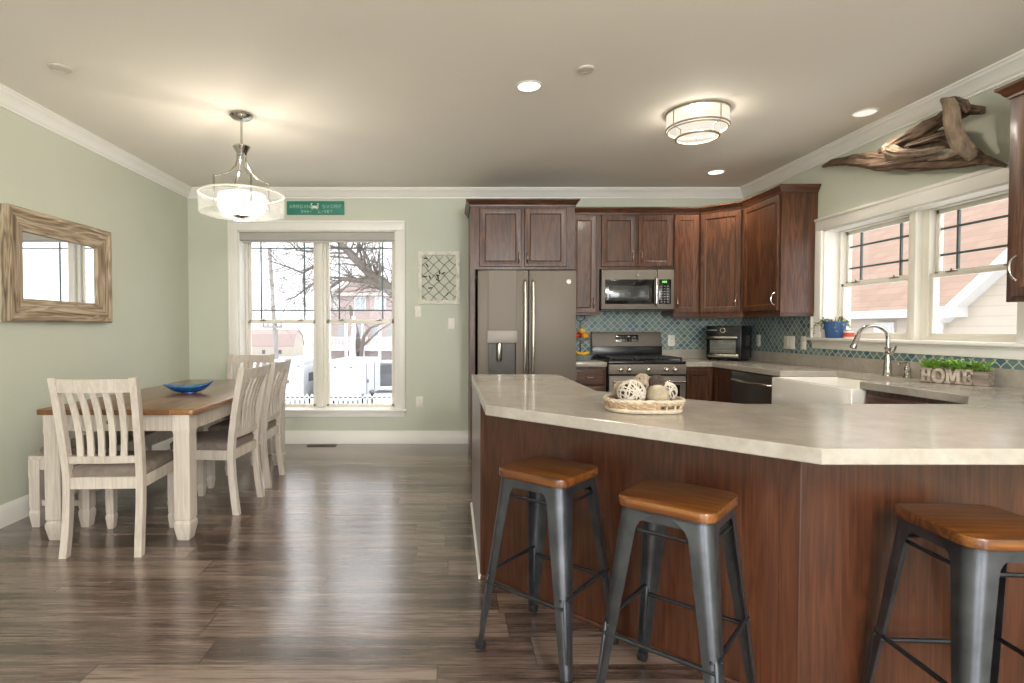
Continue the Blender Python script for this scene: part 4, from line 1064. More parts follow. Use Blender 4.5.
b = MB(); r_ = boat(b, .004); b.loft(r_, cap=False); b.prism([(x, y) for x, y, z in r_[0]], r_[0][0][2] - .001, r_[0][0][2]); b.build('bowl_lining', M['blueglazein'], t, smooth=60)

# ================================================================== WALL PIECES
# mirror on the left wall
t = thing('wall_mirror', 'rectangular mirror in a wide distressed wooden frame on the left wall', 'mirror', (XL, 4.015, 1.65))
my0, my1, mz0, mz1 = 3.485, 4.545, 1.283, 2.012
fr = [(0, .0), (.0, .05), (.012, .062), (.03, .062), (.042, .046), (.052, .044), (.062, .052), (.128, .040), (.144, .034), (.150, .018), (.150, .0)]
cor = [(my0, mz0, 1, 1), (my1, mz0, -1, 1), (my1, mz1, -1, -1), (my0, mz1, 1, -1)]
frings = [[(XL + .001 + z, y + sy * o, q + sz * o) for o, z in fr] for y, q, sy, sz in cor]
for k in range(4): MB().loft([frings[k], frings[(k + 1) % 4]]).build('frame_stile' if k % 2 else 'frame_rail', M['mirrorframe_v' if k % 2 else 'mirrorframe'], t, world=True, smooth=30)
b = MB().box(XL + .004, XL + .020, my0 + .144, my1 - .144, mz0 + .144, mz1 - .144); g = b.build('mirror_glass', M['mirror'], t, world=True, smooth=0)
# teal sign over the window
sx0, sx1, sz0, sz1 = (288.2 - CAMX) / FOC * YB, (345 - CAMX) / FOC * YB, CAMZ + (CAMY - 215.6) / FOC * YB, CAMZ + (CAMY - 202.2) / FOC * YB
t = thing('crab_sign', 'long teal wooden sign with a white crab above the dining window', 'sign', ((sx0 + sx1) / 2, YB, sz0))
M['teal'] = pm('teal_paint', srgb(44, 128, 108), .55, var=.12, scale=14)
M['signwhite'] = pm('faded_white_paint', srgb(178, 206, 186), .6, var=.15, scale=40)
MB().box(sx0, sx1, YB - .02, YB - .001, sz0, sz1, .003).build('board', M['teal'], t, world=True)
b = MB(); cx, cz, y0, y1 = (sx0 + sx1) / 2 - .007, (sz0 + sz1) / 2 + .012, YB - .0225, YB - .0195
def stroke(b, pts, wd=.004):
    for (xa, za), (xb, zb) in zip(pts[:-1], pts[1:]):
        d = Vector((xb - xa, 0, zb - za)); n = Vector((-d.z, 0, d.x)).normalized() * wd / 2
        b.box(0, 1, 0, 1, 0, 1, M=basis(Vector((xa, y0, za)) - n, d, (0, y1 - y0, 0), n * 2))
b.prism([(cx + .026 * cos(a) , cz - .004 + .015 * sin(a)) for a in [2 * pi * k / 16 for k in range(16)]], -y1, -y0, M=basis((0, 0, 0), (1, 0, 0), (0, 0, 1), (0, -1, 0)))
for s in (-1, 1):
    stroke(b, [(cx + s * .02, cz + .004), (cx + s * .037, cz + .014), (cx + s * .036, cz + .028), (cx + s * .024, cz + .034)], .008)
    stroke(b, [(cx + s * .036, cz + .026), (cx + s * .041, cz + .034)], .006)
    for q, (dx, dz) in enumerate(((.042, -.002), (.042, -.014), (.034, -.026), (.024, -.032))): stroke(b, [(cx + s * .016, cz - .006), (cx + s * (dx - .008), cz + dz * .4 - .002), (cx + s * dx, cz + dz)], .005)
b.build('crab_emblem', pm('crab_white', srgb(226, 234, 222), .6), t, world=True, smooth=0)
b = MB()
glyph = {'A': [[(0, 0), (.5, 1), (1, 0)], [(.2, .4), (.8, .4)]], 'r': [[(0, 0), (0, 1), (.8, 1), (.8, .55), (0, .5)], [(.4, .5), (.9, 0)]], 'i': [[(.5, 0), (.5, 1)]], 'N': [[(0, 0), (0, 1), (1, 0), (1, 1)]], 'D': [[(0, 0), (0, 1), (.7, .9), (1, .5), (.7, .1), (0, 0)]], 'x': [[(0, 0), (1, 1)], [(0, 1), (1, 0)]],
         'S': [[(1, .9), (.3, 1), (0, .75), (1, .3), (.7, 0), (0, .1)]], 'V': [[(0, 1), (.5, 0), (1, 1)]], 'O': [[(.5, 0), (0, .4), (.3, 1), (.8, 1), (1, .5), (.5, 0)]], 'F': [[(0, 0), (0, 1), (1, 1)], [(0, .5), (.8, .5)]], 'E': [[(1, 0), (0, 0), (0, 1), (1, 1)], [(0, .5), (.8, .5)]], 'T': [[(.5, 0), (.5, 1)], [(0, 1), (1, 1)]], 'L': [[(0, 1), (0, 0), (1, 0)]], '-': [[(0, .5), (1, .5)]]}
def word(s, x0, z0, wd, h, pitch):
    for k, c in enumerate(s):
        for st in glyph.get(c, []): stroke(b, [(x0 + k * pitch + u * wd, z0 + v * h) for u, v in st], .0035)
word('ArrDxN', sx0 + .03, cz - .016, .027, .034, .038); word('SVOrF', cx + .08, cz - .016, .03, .034, .044)
b.build('lettering', M['signwhite'], t, world=True, smooth=0)
b = MB(); word('SNA-MHL-SET', cx - .145, sz0 + .022, .02, .024, .031)
b.build('lettering', M['signwhite'], t, world=True, smooth=0)
# window shade cassette
t = thing('window_shade', 'rolled up grey shade cassette across the top of the dining window', 'window shade', (-1.427, YB, 2.177))
MB().box(BX0 + .002, BX1 - .002, YB + .002, YB + .085, 2.176, 2.262, .01).build('cassette', pm('shade_grey', srgb(176, 172, 164), .7, var=.03), t, world=True)
MB().box(BX0 + .02, BX1 - .02, YB + .05, YB + .06, 2.158, 2.178).build('hem_bar', pm('shade_hem', srgb(196, 192, 184), .7, var=.03), t, world=True)
# window-frame wall art
ax0, ax1, az0, az1 = (418.5 - CAMX) / FOC * YB, (459.5 - CAMX) / FOC * YB, CAMZ + (CAMY - 304) / FOC * YB, CAMZ + (CAMY - 252) / FOC * YB
t = thing('wall_art', 'whitewashed frame holding a rusty wire lattice beside the dining window', 'wall art', ((ax0 + ax1) / 2, YB, az0))
M['distress'] = pm('chipped_white_paint', srgb(222, 218, 204), .8, var=.2, scale=22, bump=.3)
M['rust'] = pm('rusty_wire', srgb(122, 92, 72), .8, .1, var=.3, scale=30)
b = MB(); b.sweep([(0, 0), (0, .028), (.035, .028), (.035, .02), (.04, .018), (.04, 0)], [(0, 0), (ax1 - ax0, 0), (ax1 - ax0, az1 - az0), (0, az1 - az0)], closed=True, M=basis((ax0, YB - .001, az0), (1, 0, 0), (0, 0, 1), (0, -1, 0)))
b.build('frame', M['distress'], t, world=True, smooth=0)
b = MB(); ix0, ix1, iz0, iz1 = ax0 + .036, ax1 - .036, az0 + .036, az1 - .036; pit = .113; yy = YB - .014
for s in (1, -1):
    for k in range(-8, 14):
        c = k * pit + (.02 if s > 0 else .05); pts = []
        for q in range(121):
            x = ix0 + (ix1 - ix0) * q / 120; z = iz0 + s * (x - ix0) + c - (0 if s > 0 else 0)
            z += .006 * sin((x - ix0) * 2 * pi / pit)
            if iz0 <= z <= iz1: pts.append((x, yy - s * .002, z))
        if len(pts) > 3: b.tube(pts[::3] + [pts[-1]], .0028, 5)
b.build('wire_lattice', M['rust'], t, world=True)
rng = random.Random(11)
b = MB()
for k in range(11):
    x, z = rng.uniform(ix0 + .03, ix1 - .03), rng.uniform(iz0 + .03, iz1 - .03); a = rng.uniform(0, pi)
    b.tube([(x - .02 * cos(a), yy - .006, z - .02 * sin(a)), (x + .02 * cos(a), yy - .006, z + .02 * sin(a))], .0065, 6)
b.build('clothespin', M['slot'], t, world=True)
# switches and outlets
def wall_plate(name, label, cat, T, w_, h_, kind, group=None):
    t = thing(name, label, cat, tuple(T.to_translation()), 0, group)
    MB().box(-w_ / 2, w_ / 2, -.006, 0, -h_ / 2, h_ / 2, .003, M=T).build('cover_plate', M['plate'], t, world=True)
    n = max(1, round(w_ / .072)); 
    for k in range(n):
        x = (k - (n - 1) / 2) * .046
        if kind == 'switch': MB().box(x - .005, x + .005, -.016, -.005, -.012, .010, .002, M=T).build('toggle', M['plate'], t, world=True)
        elif kind == 'rocker': MB().box(x - .0165, x + .0165, -.0095, -.005, -.033, .033, .002, M=T).build('rocker', M['plate'], t, world=True)
        else:
            for z in (-.02, .02):
                f = MB().prism([(x + u, z + v) for u, v in rrect(.0165, .0145, .008, 4)], .005, .0075, M=T @ basis((0, 0, 0), (1, 0, 0), (0, 0, 1), (0, -1, 0))).build('receptacle', M['plate'], t, world=True)
                MB().box(x - .007, x - .005, -.0082, -.007, z - .003, z + .006, M=T).box(x + .005, x + .007, -.0082, -.007, z - .003, z + .006, M=T).box(x - .002, x + .002, -.0082, -.007, z - .01, z - .006, M=T).build('slot', M['slot'], f, world=True, smooth=0)
    return t
TB = lambda px, py, Y=YB: Matrix.Translation(P(px, py, Y - .0005))
wall_plate('light_switch', 'white light switch directly below the wire lattice wall art', 'switch', TB(418, 311.5), .072, .118, 'switch')
wall_plate('light_switch', 'white light switch between the wall art and the refrigerator panel', 'switch', TB(451.5, 323.5), .072, .118, 'switch')
wall_plate('outlet', 'white outlet low on the wall right of the dining window', 'outlet', TB(419.5, 402), .076, .118, 'outlet')
wall_plate('outlet', 'white outlet on teal tile between the range and toaster oven', 'outlet', TB(671.3, 340.5, YB - .009), .074, .118, 'outlet')
def TRW(px, py):
    p = PX(px, py, XR - .0095); return basis(p, (0, -1, 0), (1, 0, 0), (0, 0, 1))
wall_plate('outlet', 'white outlet on right wall tile just beside the toaster oven', 'outlet', TRW(758.5, 340.5), .074, .118, 'outlet')
wall_plate('switch_plate', 'wide white three gang switch plate on the tile under the end cabinet', 'switch', TRW(789.5, 342.5), .165, .118, 'rocker')
wall_plate('outlet', 'white outlet on tile between the wide switch plate and the sink window', 'outlet', TRW(803.8, 343), .076, .118, 'outlet')

# ================================================================== LIGHTS OF THE ROOM
WARM = (1, .90, .76)
# pendant over the table
pc = PZ(241.3, 114.5, ZC); PDZ = -.012
def dz(z): return 0 if z > 2.6 else -.036 if z > 2.44 else -.012 if z < 2.28 else -.012 - .024 * (z - 2.28) / .16
t = thing('pendant_light', 'nickel pendant light with glass drum over the dining table', 'pendant light', (pc.x, pc.y, 2.03))
def at(prof, seg=48): return MB().lathe([(r, z + dz(z)) for r, z in prof], seg, cx=pc.x, cy=pc.y)
at([(0, ZC - .001), (.075, ZC - .001), (.078, ZC - .012), (.06, ZC - .03), (.015, ZC - .04), (0, ZC - .04)]).build('canopy', M['chrome'], t, world=True)
MB().tube([(pc.x, pc.y, ZC - .035), (pc.x, pc.y, 2.49)], .008, 10).build('stem', M['chrome'], t, world=True)
at([(0, 2.535), (.055, 2.535), (.058, 2.528), (.038, 2.49), (.03, 2.47), (0, 2.468)]).build('hub', M['chrome'], t, world=True)
for k in range(4):
    a = R(38 + 90 * k); ca, sa = cos(a), sin(a); pts = []
    for r, z in ((.028, 2.485), (.03, 2.44), (.042, 2.39), (.07, 2.345), (.11, 2.31), (.15, 2.29), (.182, 2.28), (.186, 2.272), (.186, 2.2), (.186, 2.10)): pts.append((pc.x + r * ca, pc.y + r * sa, z + dz(z)))
    MB().tube(pts, .0065, 8).build('arm', M['chrome'], t, world=True)
at([(.282, 2.045), (.284, 2.11), (.282, 2.176), (.276, 2.176), (.277, 2.11), (.275, 2.045), (.282, 2.045)], 64).build('glass_drum', M['drumglass'], t, world=True)
at([(.281, 2.050), (.281, 2.043), (.2, 2.034), (.03, 2.030), (.03, 2.034), (.2, 2.040), (.274, 2.050)], 64).build('bottom_glass', M['drumglass'], t, world=True)
at([(.286, 2.172), (.286, 2.180), (.274, 2.180), (.274, 2.172), (.286, 2.172)], 64).build('rim', M['plate'], t, world=True)
at([(0, 2.188), (.12, 2.188), (.155, 2.175), (.16, 2.15), (.16, 2.09), (.15, 2.066), (0, 2.06)], 48).build('inner_shade', M['lampglow'], t, world=True)
at([(0, 2.031), (.05, 2.031), (.06, 2.026), (.045, 2.018), (.012, 2.012), (.01, 2.0), (0, 1.996)], 32).build('finial', M['chrome'], t, world=True)
light('pendant_bulb', 'POINT', (pc.x, pc.y, 2.125 + PDZ), 30, WARM, .05)
# flush mount
fc = PZ(697.5, 112, ZC)
t = thing('flush_mount_light', 'round two tier glass flush mount light on the ceiling above the peninsula', 'ceiling light', (fc.x, fc.y, ZC))
def af(prof, seg=56): return MB().lathe(prof, seg, cx=fc.x, cy=fc.y)
af([(0, ZC - .001), (.205, ZC - .001), (.205, ZC - .014), (0, ZC - .014)]).build('ceiling_plate', M['ringmetal'], t, world=True)
af([(.2, ZC - .014), (.2, ZC - .108), (.196, ZC - .108), (.196, ZC - .014), (.2, ZC - .014)]).build('outer_shade', M['shadeglow'], t, world=True)
for z in (ZC - .108, ):
    MB().tube([(fc.x + .2 * cos(2 * pi * k / 48), fc.y + .2 * sin(2 * pi * k / 48), z) for k in range(48)], .006, 8, closed=True).build('ring', M['ringmetal'], t, world=True)
MB().tube([(fc.x + .19 * cos(2 * pi * k / 48), fc.y + .19 * sin(2 * pi * k / 48), ZC - .122) for k in range(48)], .005, 8, closed=True).build('ring', M['ringmetal'], t, world=True)
af([(0, ZC - .03), (.135, ZC - .03), (.135, ZC - .172), (0, ZC - .176)]).build('inner_shade', M['shadeglow'], t, world=True)
MB().tube([(fc.x + .136 * cos(2 * pi * k / 48), fc.y + .136 * sin(2 * pi * k / 48), ZC - .174) for k in range(48)], .008, 8, closed=True).build('ring', M['ringmetal'], t, world=True)
af([(0, ZC - .176), (.009, ZC - .177), (.007, ZC - .188), (0, ZC - .19)], 16).build('finial', M['bright'], t, world=True)
for k in range(4):
    a = R(20 + 90 * k); MB().tube([(fc.x + .203 * cos(a), fc.y + .203 * sin(a), ZC - .012), (fc.x + .203 * cos(a), fc.y + .203 * sin(a), ZC - .115), (fc.x + .141 * cos(a), fc.y + .141 * sin(a), ZC - .135), (fc.x + .141 * cos(a), fc.y + .141 * sin(a), ZC - .176)], .004, 6).build('strut', M['ringmetal'], t, world=True)
light('flush_bulb', 'POINT', (fc.x, fc.y, ZC - .1), 42, WARM, .05)
# recessed cans
def can(label, px, py, power, rad=.082, lens='canglow'):
    x, y = PZ(px, py, ZC).xy
    t = thing('recessed_light', label, 'recessed light', (x, y, ZC), 0, 'recessed ceiling lights')
    MB().lathe([(rad * .80, ZC - .001), (rad * .84, ZC - .006), (rad, ZC - .004), (rad, ZC - .0005), (rad * .8, ZC - .0005)], 40, cx=x, cy=y).build('trim_ring', M['plate'], t, world=True)
    MB().lathe([(0, ZC - .0025), (rad * .81, ZC - .0025), (rad * .81, ZC - .001), (0, ZC - .001)], 32, cx=x, cy=y).build('lens', M[lens], t, world=True)
    light('can_lamp', 'SPOT', (x, y, ZC - .02), power, WARM, .06, (0, 0, 0), spot_size=R(150), spot_blend=.8)
can('round lit recessed ceiling light near the middle of the ceiling', 529, 86, 26)
can('small lit recessed ceiling light over the corner cabinets near the range', 716, 172, 30)
can('recessed ceiling light close to the crown moulding above the driftwood', 865, 112.5, 14, lens='candim')
for px, py, r, lab in ((586, 68.5, .047, 'flat round white sprinkler cover on the ceiling near the recessed light'), (60, 67.5, .058, 'flat round white cover on the ceiling above the mirror')):
    x, Y = PZ(px, py, ZC).xy
    t = thing('ceiling_cover', lab, 'ceiling cover', (x, Y, ZC))
    MB().lathe([(0, ZC - .009), (r * .93, ZC - .009), (r, ZC - .005), (r, ZC - .0005), (0, ZC - .0005)], 32, cx=x, cy=Y).build('cover_disc', M['coverpaint'], t, world=True)
    MB().lathe([(r * .75, ZC - .0005), (r * .75, ZC - .011), (r * .7, ZC - .011), (r * .7, ZC - .0005)], 32, cx=x, cy=Y).build('rim', M['coverpaint'], t, world=True)
# ================================================================== BAR STOOLS
def make_stool(label, loc, rz):
    t = thing('bar_stool', label, 'stool', loc, rz, 'metal bar stools along the peninsula')
    HT = .668
    half = lambda z: .203 - (.203 - .142) * (z / HT)
    def wid(z):
        base = .028 + .042 * (z / HT) ** .9
        return base + (.055 * max(0, (z - .605) / (HT - .605)) ** 2.6 if z > .605 else 0)
    def section(z, cx, cy):
        c = half(z); w_ = wid(z); r = min(.042, w_ * .62); th = .0028
        outer = [(c - w_, c)] + [(c - r + r * cos(R(90 - 90 * k / 8)), c - r + r * sin(R(90 - 90 * k / 8))) for k in range(9)] + [(c, c - w_)]
        inner = [(c - th, c - w_)] + [(c - r + (r - th) * cos(R(90 * k / 8)), c - r + (r - th) * sin(R(90 * k / 8))) for k in range(9)] + [(c - w_, c - th)]
        return [(cx * x, cy * y, z) for x, y in outer + inner]
    for (cx, cy) in ((1, 1), (-1, 1), (-1, -1), (1, -1)):
        b = MB(); b.loft([section(z, cx, cy) for z in (.012, .05, .15, .3, .45, .55, .605, .62, .634, .647, .658, HT)])
        L = b.build('leg', M['gun'], t, smooth=45)
        # long pressed groove on the lower leg, rivets, rubber foot
        g = MB(); d_ = lambda z: half(z) - .0122 * 1.0
        k1 = .0105
        g.tube([(cx * (half(z) - k1), cy * (half(z) - k1), z) for z in (.075, .085, .15, .22, .285, .295)], [.004, .008, .009, .009, .008, .004], 8)
        g.build('groove', M['gun'], L)
        c0 = half(0) - .018
        MB().box(-.0165, .0165, -.0165, .0165, 0, .03, .005, M=Matrix.Translation((cx * (c0 + .002), cy * (c0 + .002), 0))).build('rubber_foot', M['rubber'], L)
        rv = MB(); z = .29; c = half(z)
        for q in (0, 1):
            ctr = (cx * (c - .02), cy * (c + .001), z) if q else (cx * (c + .001), cy * (c - .02), z)
            rv.sphere(ctr, .005, 2)
        rv.build('rivet', M['gundark'], L)
    # skirt
    b = MB(); o = rrect(.1425, .1425, .042, 8); i = rrect(.1397, .1397, .040, 8)
    b.loft([[(x, y, .640) for x, y in o], [(x, y, HT + .004) for x, y in o], [(x, y, HT + .004) for x, y in i], [(x, y, .640) for x, y in i], [(x, y, .640) for x, y in o]], cap=False)
    b.prism(rrect(.139, .139, .04, 8), HT - .002, HT + .003)
    b.build('skirt', M['gun'], t, smooth=45)
    b = MB().prism(rrect(.151, .151, .048, 10), HT + .004, HT + .034, .004, 3)
    b.build('seat', M['seatwood'], t, smooth=45)
    # stretchers at two heights and flat ties under the seat
    for ax in (0, 1):
        for s in (-1, 1):
            z = .262 if ax else .296; c = half(z) - .006; e = half(z) - .012
            a = (-e, s * c, z) if ax else (s * c, -e, z); q = (e, s * c, z) if ax else (s * c, e, z)
            MB().tube([a, q], .0075, 8, flat=1).build('stretcher', M['gundark'], t)
            z = .606; c = half(z) - .012; e = half(z) - .03
            a = (-e, s * c, z) if ax else (s * c, -e, z); q = (e, s * c, z) if ax else (s * c, e, z)
            MB().tube([a, q], .006, 6).build('tie_bar', M['gundark'], t)
    return t
st = make_stool('gunmetal bar stool with brown wooden seat at the far left end of the peninsula', (.379, 2.16, 0), R(-41))
dup(st, (.735, 1.80, 0), R(-41), 'gunmetal bar stool with brown wooden seat, the middle one of three at the peninsula')
dup(st, (1.487, 1.556, 0), R(-3), 'gunmetal bar stool with brown wooden seat in front of the right hand panel')

# ================================================================== ON THE PENINSULA: basket of rattan balls
BKX, BKY, BKA = .758, 2.20, R(-8)
M['wicker'] = pm('pale_wicker', srgb(188, 174, 152), .85, var=.22, scale=50, bump=.4)
M['wickerbrown'] = pm('honey_wicker', srgb(174, 147, 116), .85, var=.2, scale=50, bump=.4)
t = thing('wicker_basket', 'low oval pale wicker basket on the peninsula holding rattan balls', 'basket', (BKX, BKY, CT + .001), BKA)
def oval(rx, ry, a): return (rx * (abs(cos(a)) ** .8) * (1 if cos(a) >= 0 else -1), ry * (abs(sin(a)) ** .8) * (1 if sin(a) >= 0 else -1))
b = MB()
for k in range(7):
    f = (k + .6) / 7; b.tube([(*oval(.128 * f, .088 * f, 2 * pi * q / 56), .006 + .002 * sin(q * pi + k)) for q in range(56)], .0058, 6, closed=True)
for k in range(18): a = 2 * pi * k / 18; x, y = oval(.13, .09, a); b.tube([(0, 0, .004), (x, y, .004)], .003, 5)
b.build('woven_base', M['wicker'], t)
b = MB()
for L in range(4):
    z = .012 + L * .008; rx, ry = .131 + L * .004, .091 + L * .004
    pts = []
    for q in range(112):
        a = 2 * pi * q / 112
        # opening of the grip on the front right
        if 4.95 < a < 5.75 and L in (1, 2): 
            pts.append(None); continue
        x, y = oval(rx, ry, a); wv = .0035 * (1 if (q // 2 + L) % 2 else -1); pts.append((x * (1 + wv / rx), y * (1 + wv / ry), z))
    if None in pts:
        i = max(k for k, p in enumerate(pts) if p is None); run = [p for p in pts[i + 1:] + pts[:i + 1] if p is not None]
        b.tube(run, .0054, 6)
    else: b.tube(pts, .0054, 6, closed=True)
b.build('woven_side', M['wickerbrown'], t)
b = MB()
for s in (0, pi):
    b.tube([(*oval(.147 + .002 * sin(q * 1.3 + s), .106 + .002 * sin(q * 1.3 + s), 2 * pi * q / 80), .046 + .004 * cos(q * 1.3 + s)) for q in range(80)], .0055, 6, closed=True)
b.tube([(*oval(.138, .098, 2 * pi * q / 80), .008) for q in range(80)], .008, 6, closed=True)
for k in range(20):
    a = 2 * pi * k / 20 + .1; x, y = oval(.134, .094, a); x2, y2 = oval(.146, .105, a); b.tube([(x, y, .006), (x2, y2, .046)], .0045, 5)
b.build('rim', M['wicker'], t)
def rattan(name, label, c, r, mat, n, tr, core=None, seed=0):
    t = thing(name, label, 'decorative ball', (c[0], c[1], c[2] - r), 0, 'decorative balls in the wicker basket')
    rng = random.Random(seed); b = MB()
    for k in range(n):
        ax = Vector((rng.gauss(0, 1), rng.gauss(0, 1), rng.gauss(0, 1))).normalized(); u = ax.orthogonal().normalized(); v = ax.cross(u)
        d = rng.uniform(-.35, .35); rr = r - tr - rng.uniform(0, .004); rc = rr * math.sqrt(1 - d * d); ph = rng.uniform(0, 6); wob = rng.uniform(.02, .09)
        b.tube([(ax * (d + wob * sin(2 * a + ph)) * rr + (u * cos(a) + v * sin(a)) * rc) for a in [2 * pi * q / 30 for q in range(30)]], tr, 5, closed=True)
    bmesh.ops.translate(b.bm, vec=(0, 0, r), verts=b.bm.verts); b.build('woven_strands', mat, t)
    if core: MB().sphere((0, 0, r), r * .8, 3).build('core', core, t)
    return t
def bpt(px, py, Y): return P(px, py, Y)
M['ballwhite'] = pm('white_rattan', srgb(198, 188, 172), .8, var=.1, scale=30)
M['ballgrey'] = pm('greige_twine', srgb(160, 146, 126), .9, var=.22, scale=60, bump=.5)
M['balldark'] = pm('dark_vine', srgb(72, 60, 50), .85, var=.3, scale=40, bump=.4)
M['ballsand'] = pm('sand_cord', srgb(178, 164, 140), .9, var=.15, scale=60, bump=.4)
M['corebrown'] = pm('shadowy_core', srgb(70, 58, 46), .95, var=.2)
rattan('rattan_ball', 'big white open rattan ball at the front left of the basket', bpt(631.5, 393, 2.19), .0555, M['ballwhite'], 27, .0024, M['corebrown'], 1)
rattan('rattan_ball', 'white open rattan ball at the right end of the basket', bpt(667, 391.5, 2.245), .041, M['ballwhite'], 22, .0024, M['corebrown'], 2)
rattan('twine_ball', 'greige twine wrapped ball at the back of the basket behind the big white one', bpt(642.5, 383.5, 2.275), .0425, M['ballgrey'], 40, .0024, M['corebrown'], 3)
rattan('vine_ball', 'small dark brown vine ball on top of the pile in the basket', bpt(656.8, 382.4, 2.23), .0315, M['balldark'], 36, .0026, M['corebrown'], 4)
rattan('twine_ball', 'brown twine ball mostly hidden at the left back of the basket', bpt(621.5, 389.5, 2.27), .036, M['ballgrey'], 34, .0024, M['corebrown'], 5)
t = thing('cord_ball', 'smooth sand coloured cord ball at the front right of the basket', 'decorative ball', (*bpt(657.5, 398.5, 2.21).xy, CT + .0145), 0, 'decorative balls in the wicker basket')
b = MB(); pts = []
for k in range(26 * 24):
    f = k / (26 * 24 - 1); th = pi * f; a = 2 * pi * 26 * f; pts.append((.0425 * sin(th) * cos(a), .0425 * sin(th) * sin(a), .044 + .0425 * cos(th)))
b.tube(pts, .0027, 5); b.build('wound_cord', M['ballsand'], t); MB().sphere((0, 0, .044), .0415, 3).build('core', M['ballsand'], t)

# ================================================================== ON THE SINK COUNTER AND SILL
# planter with raised letters
pa, pb = Vector((2.838, 3.385)), Vector((2.985, 3.105)); dv = (pb - pa); PLn = dv.length; dv.normalize()
ang = math.atan2(dv.y, dv.x)
t = thing('herb_planter', 'weathered grey wooden HOME planter box with green plants beside the faucet', 'planter', (pa.x, pa.y, CT + .001), ang)
M['greywood'] = wood('weathered_grey_wood', srgb(96, 86, 76), srgb(134, 122, 108), srgb(164, 152, 136), 'x', .85, 0, 8, .5, .2)
b = MB(); PD, PHt = .085, .078
b.box(0, PLn, 0, .009, 0, PHt, .001).box(0, PLn, PD - .009, PD, 0, PHt, .001).box(0, .009, .009, PD - .009, 0, PHt, .001).box(PLn - .009, PLn, .009, PD - .009, 0, PHt, .001).box(.009, PLn - .009, .009, PD - .009, 0, .01)
b.build('box', M['greywood'], t, smooth=0)
MB().box(.009, PLn - .009, .009, PD - .009, .01, .066).build('soil', M['soil'], t, smooth=0)
M['letterwood'] = wood('pale_grey_letters', srgb(140, 128, 114), srgb(174, 162, 146), srgb(200, 188, 172), 'x', .85, 0, 8, .5, .2)
LH = .088; ly0, ly1 = -.012, .0
def serif(b, x, z, w_=.03, h_=.011): b.box(x - w_ / 2, x + w_ / 2, ly0, ly1, z, z + h_, .001)
def build_letter(ch_, x):
    b = MB(); s = .014
    if ch_ == 'H':
        for q in (.016, .044): b.box(x + q - s / 2, x + q + s / 2, ly0, ly1, .002, LH, .001); serif(b, x + q, .002, .026); serif(b, x + q, LH - .011, .026)
        b.box(x + .016, x + .044, ly0, ly1, LH * .43, LH * .57, .001)
    elif ch_ == 'O':
        o = [(x + .032 + .032 * cos(2 * pi * k / 32), LH / 2 + LH / 2 * sin(2 * pi * k / 32)) for k in range(32)]; i = [(x + .032 + .0165 * cos(2 * pi * k / 32), LH / 2 + LH * .30 * sin(2 * pi * k / 32)) for k in range(32)]
        b.loft([[(u, ly0, v) for u, v in o], [(u, ly1, v) for u, v in o], [(u, ly1, v) for u, v in i], [(u, ly0, v) for u, v in i], [(u, ly0, v) for u, v in o]], cap=False)
    elif ch_ == 'M':
        for q in (.014, .062): b.box(x + q - s / 2, x + q + s / 2, ly0, ly1, .002, LH, .001); serif(b, x + q, .002, .026); serif(b, x + q, LH - .011, .022)
        b.prism([(x + .012, LH), (x + .026, LH), (x + .045, .02), (x + .031, .02)], -ly1, -ly0, M=basis((0, 0, 0), (1, 0, 0), (0, 0, 1), (0, -1, 0)))
        b.prism([(x + .064, LH), (x + .050, LH), (x + .031, .02), (x + .045, .02)], -ly1, -ly0 + .0005, M=basis((0, 0, 0), (1, 0, 0), (0, 0, 1), (0, -1, 0)))
    else:
        b.box(x + .008, x + .022, ly0, ly1, .002, LH, .001)
        for z in (.002, LH - .013): b.box(x + .002, x + .05, ly0, ly1, z, z + .013, .001)
        b.box(x + .01, x + .04, ly0, ly1, LH * .43, LH * .56, .001)
        for z in (.002, LH - .026): b.box(x + .041, x + .05, ly0, ly1, z, z + .026, .001)
        b.box(x + .032, x + .04, ly0, ly1, LH * .34, LH * .65, .001)
    b.build('letter', M['letterwood'], t, smooth=30)
for c_, x in (('H', .004), ('O', .062), ('M', .124), ('E', .200)): build_letter(c_, x)
def leaf(b, p, d, L, w_, rng):
    d = d.normalized(); s = d.cross(Vector((rng.uniform(-.4, .4), rng.uniform(-.4, .4), 1))).normalized(); n = s.cross(d)
    t_ = bmesh.new(); vs_ = [t_.verts.new(q) for q in (p, p + d * L * .35 + s * w_ / 2 + n * w_ * .12, p + d * L * .75 + s * w_ * .38, p + d * L, p + d * L * .75 - s * w_ * .38, p + d * L * .35 - s * w_ / 2 + n * w_ * .12, p + d * L * .5 - n * w_ * .1)]
    for i in range(6): t_.faces.new((vs_[i], vs_[(i + 1) % 6], vs_[6]))
    b.merge(t_)
rng = random.Random(3); bl, bs = MB(), MB()
for k in range(110):
    x, y = rng.uniform(.012, PLn - .008), rng.uniform(.012, PD - .012)
    p = Vector((x, y, .064)); d = Vector((rng.uniform(-.5, .5) + (x / PLn - .5) * .5, rng.uniform(-.5, .4), 1)).normalized(); L = rng.uniform(.035, .08)
    q = p + d * L; bs.tube([p, p.lerp(q, .5) + Vector((rng.uniform(-.004, .004), 0, 0)), q], .0012, 4)
    for i in range(7):
        a = rng.uniform(0, 2 * pi); pos = p.lerp(q, rng.uniform(.4, 1.0))
        leaf(bl, pos, Vector((cos(a), sin(a), rng.uniform(-.1, .9))), rng.uniform(.018, .03), rng.uniform(.010, .016), rng)
bs.build('stem', M['stem'], t); bl.build('foliage', M['leaf'], t, smooth=0)
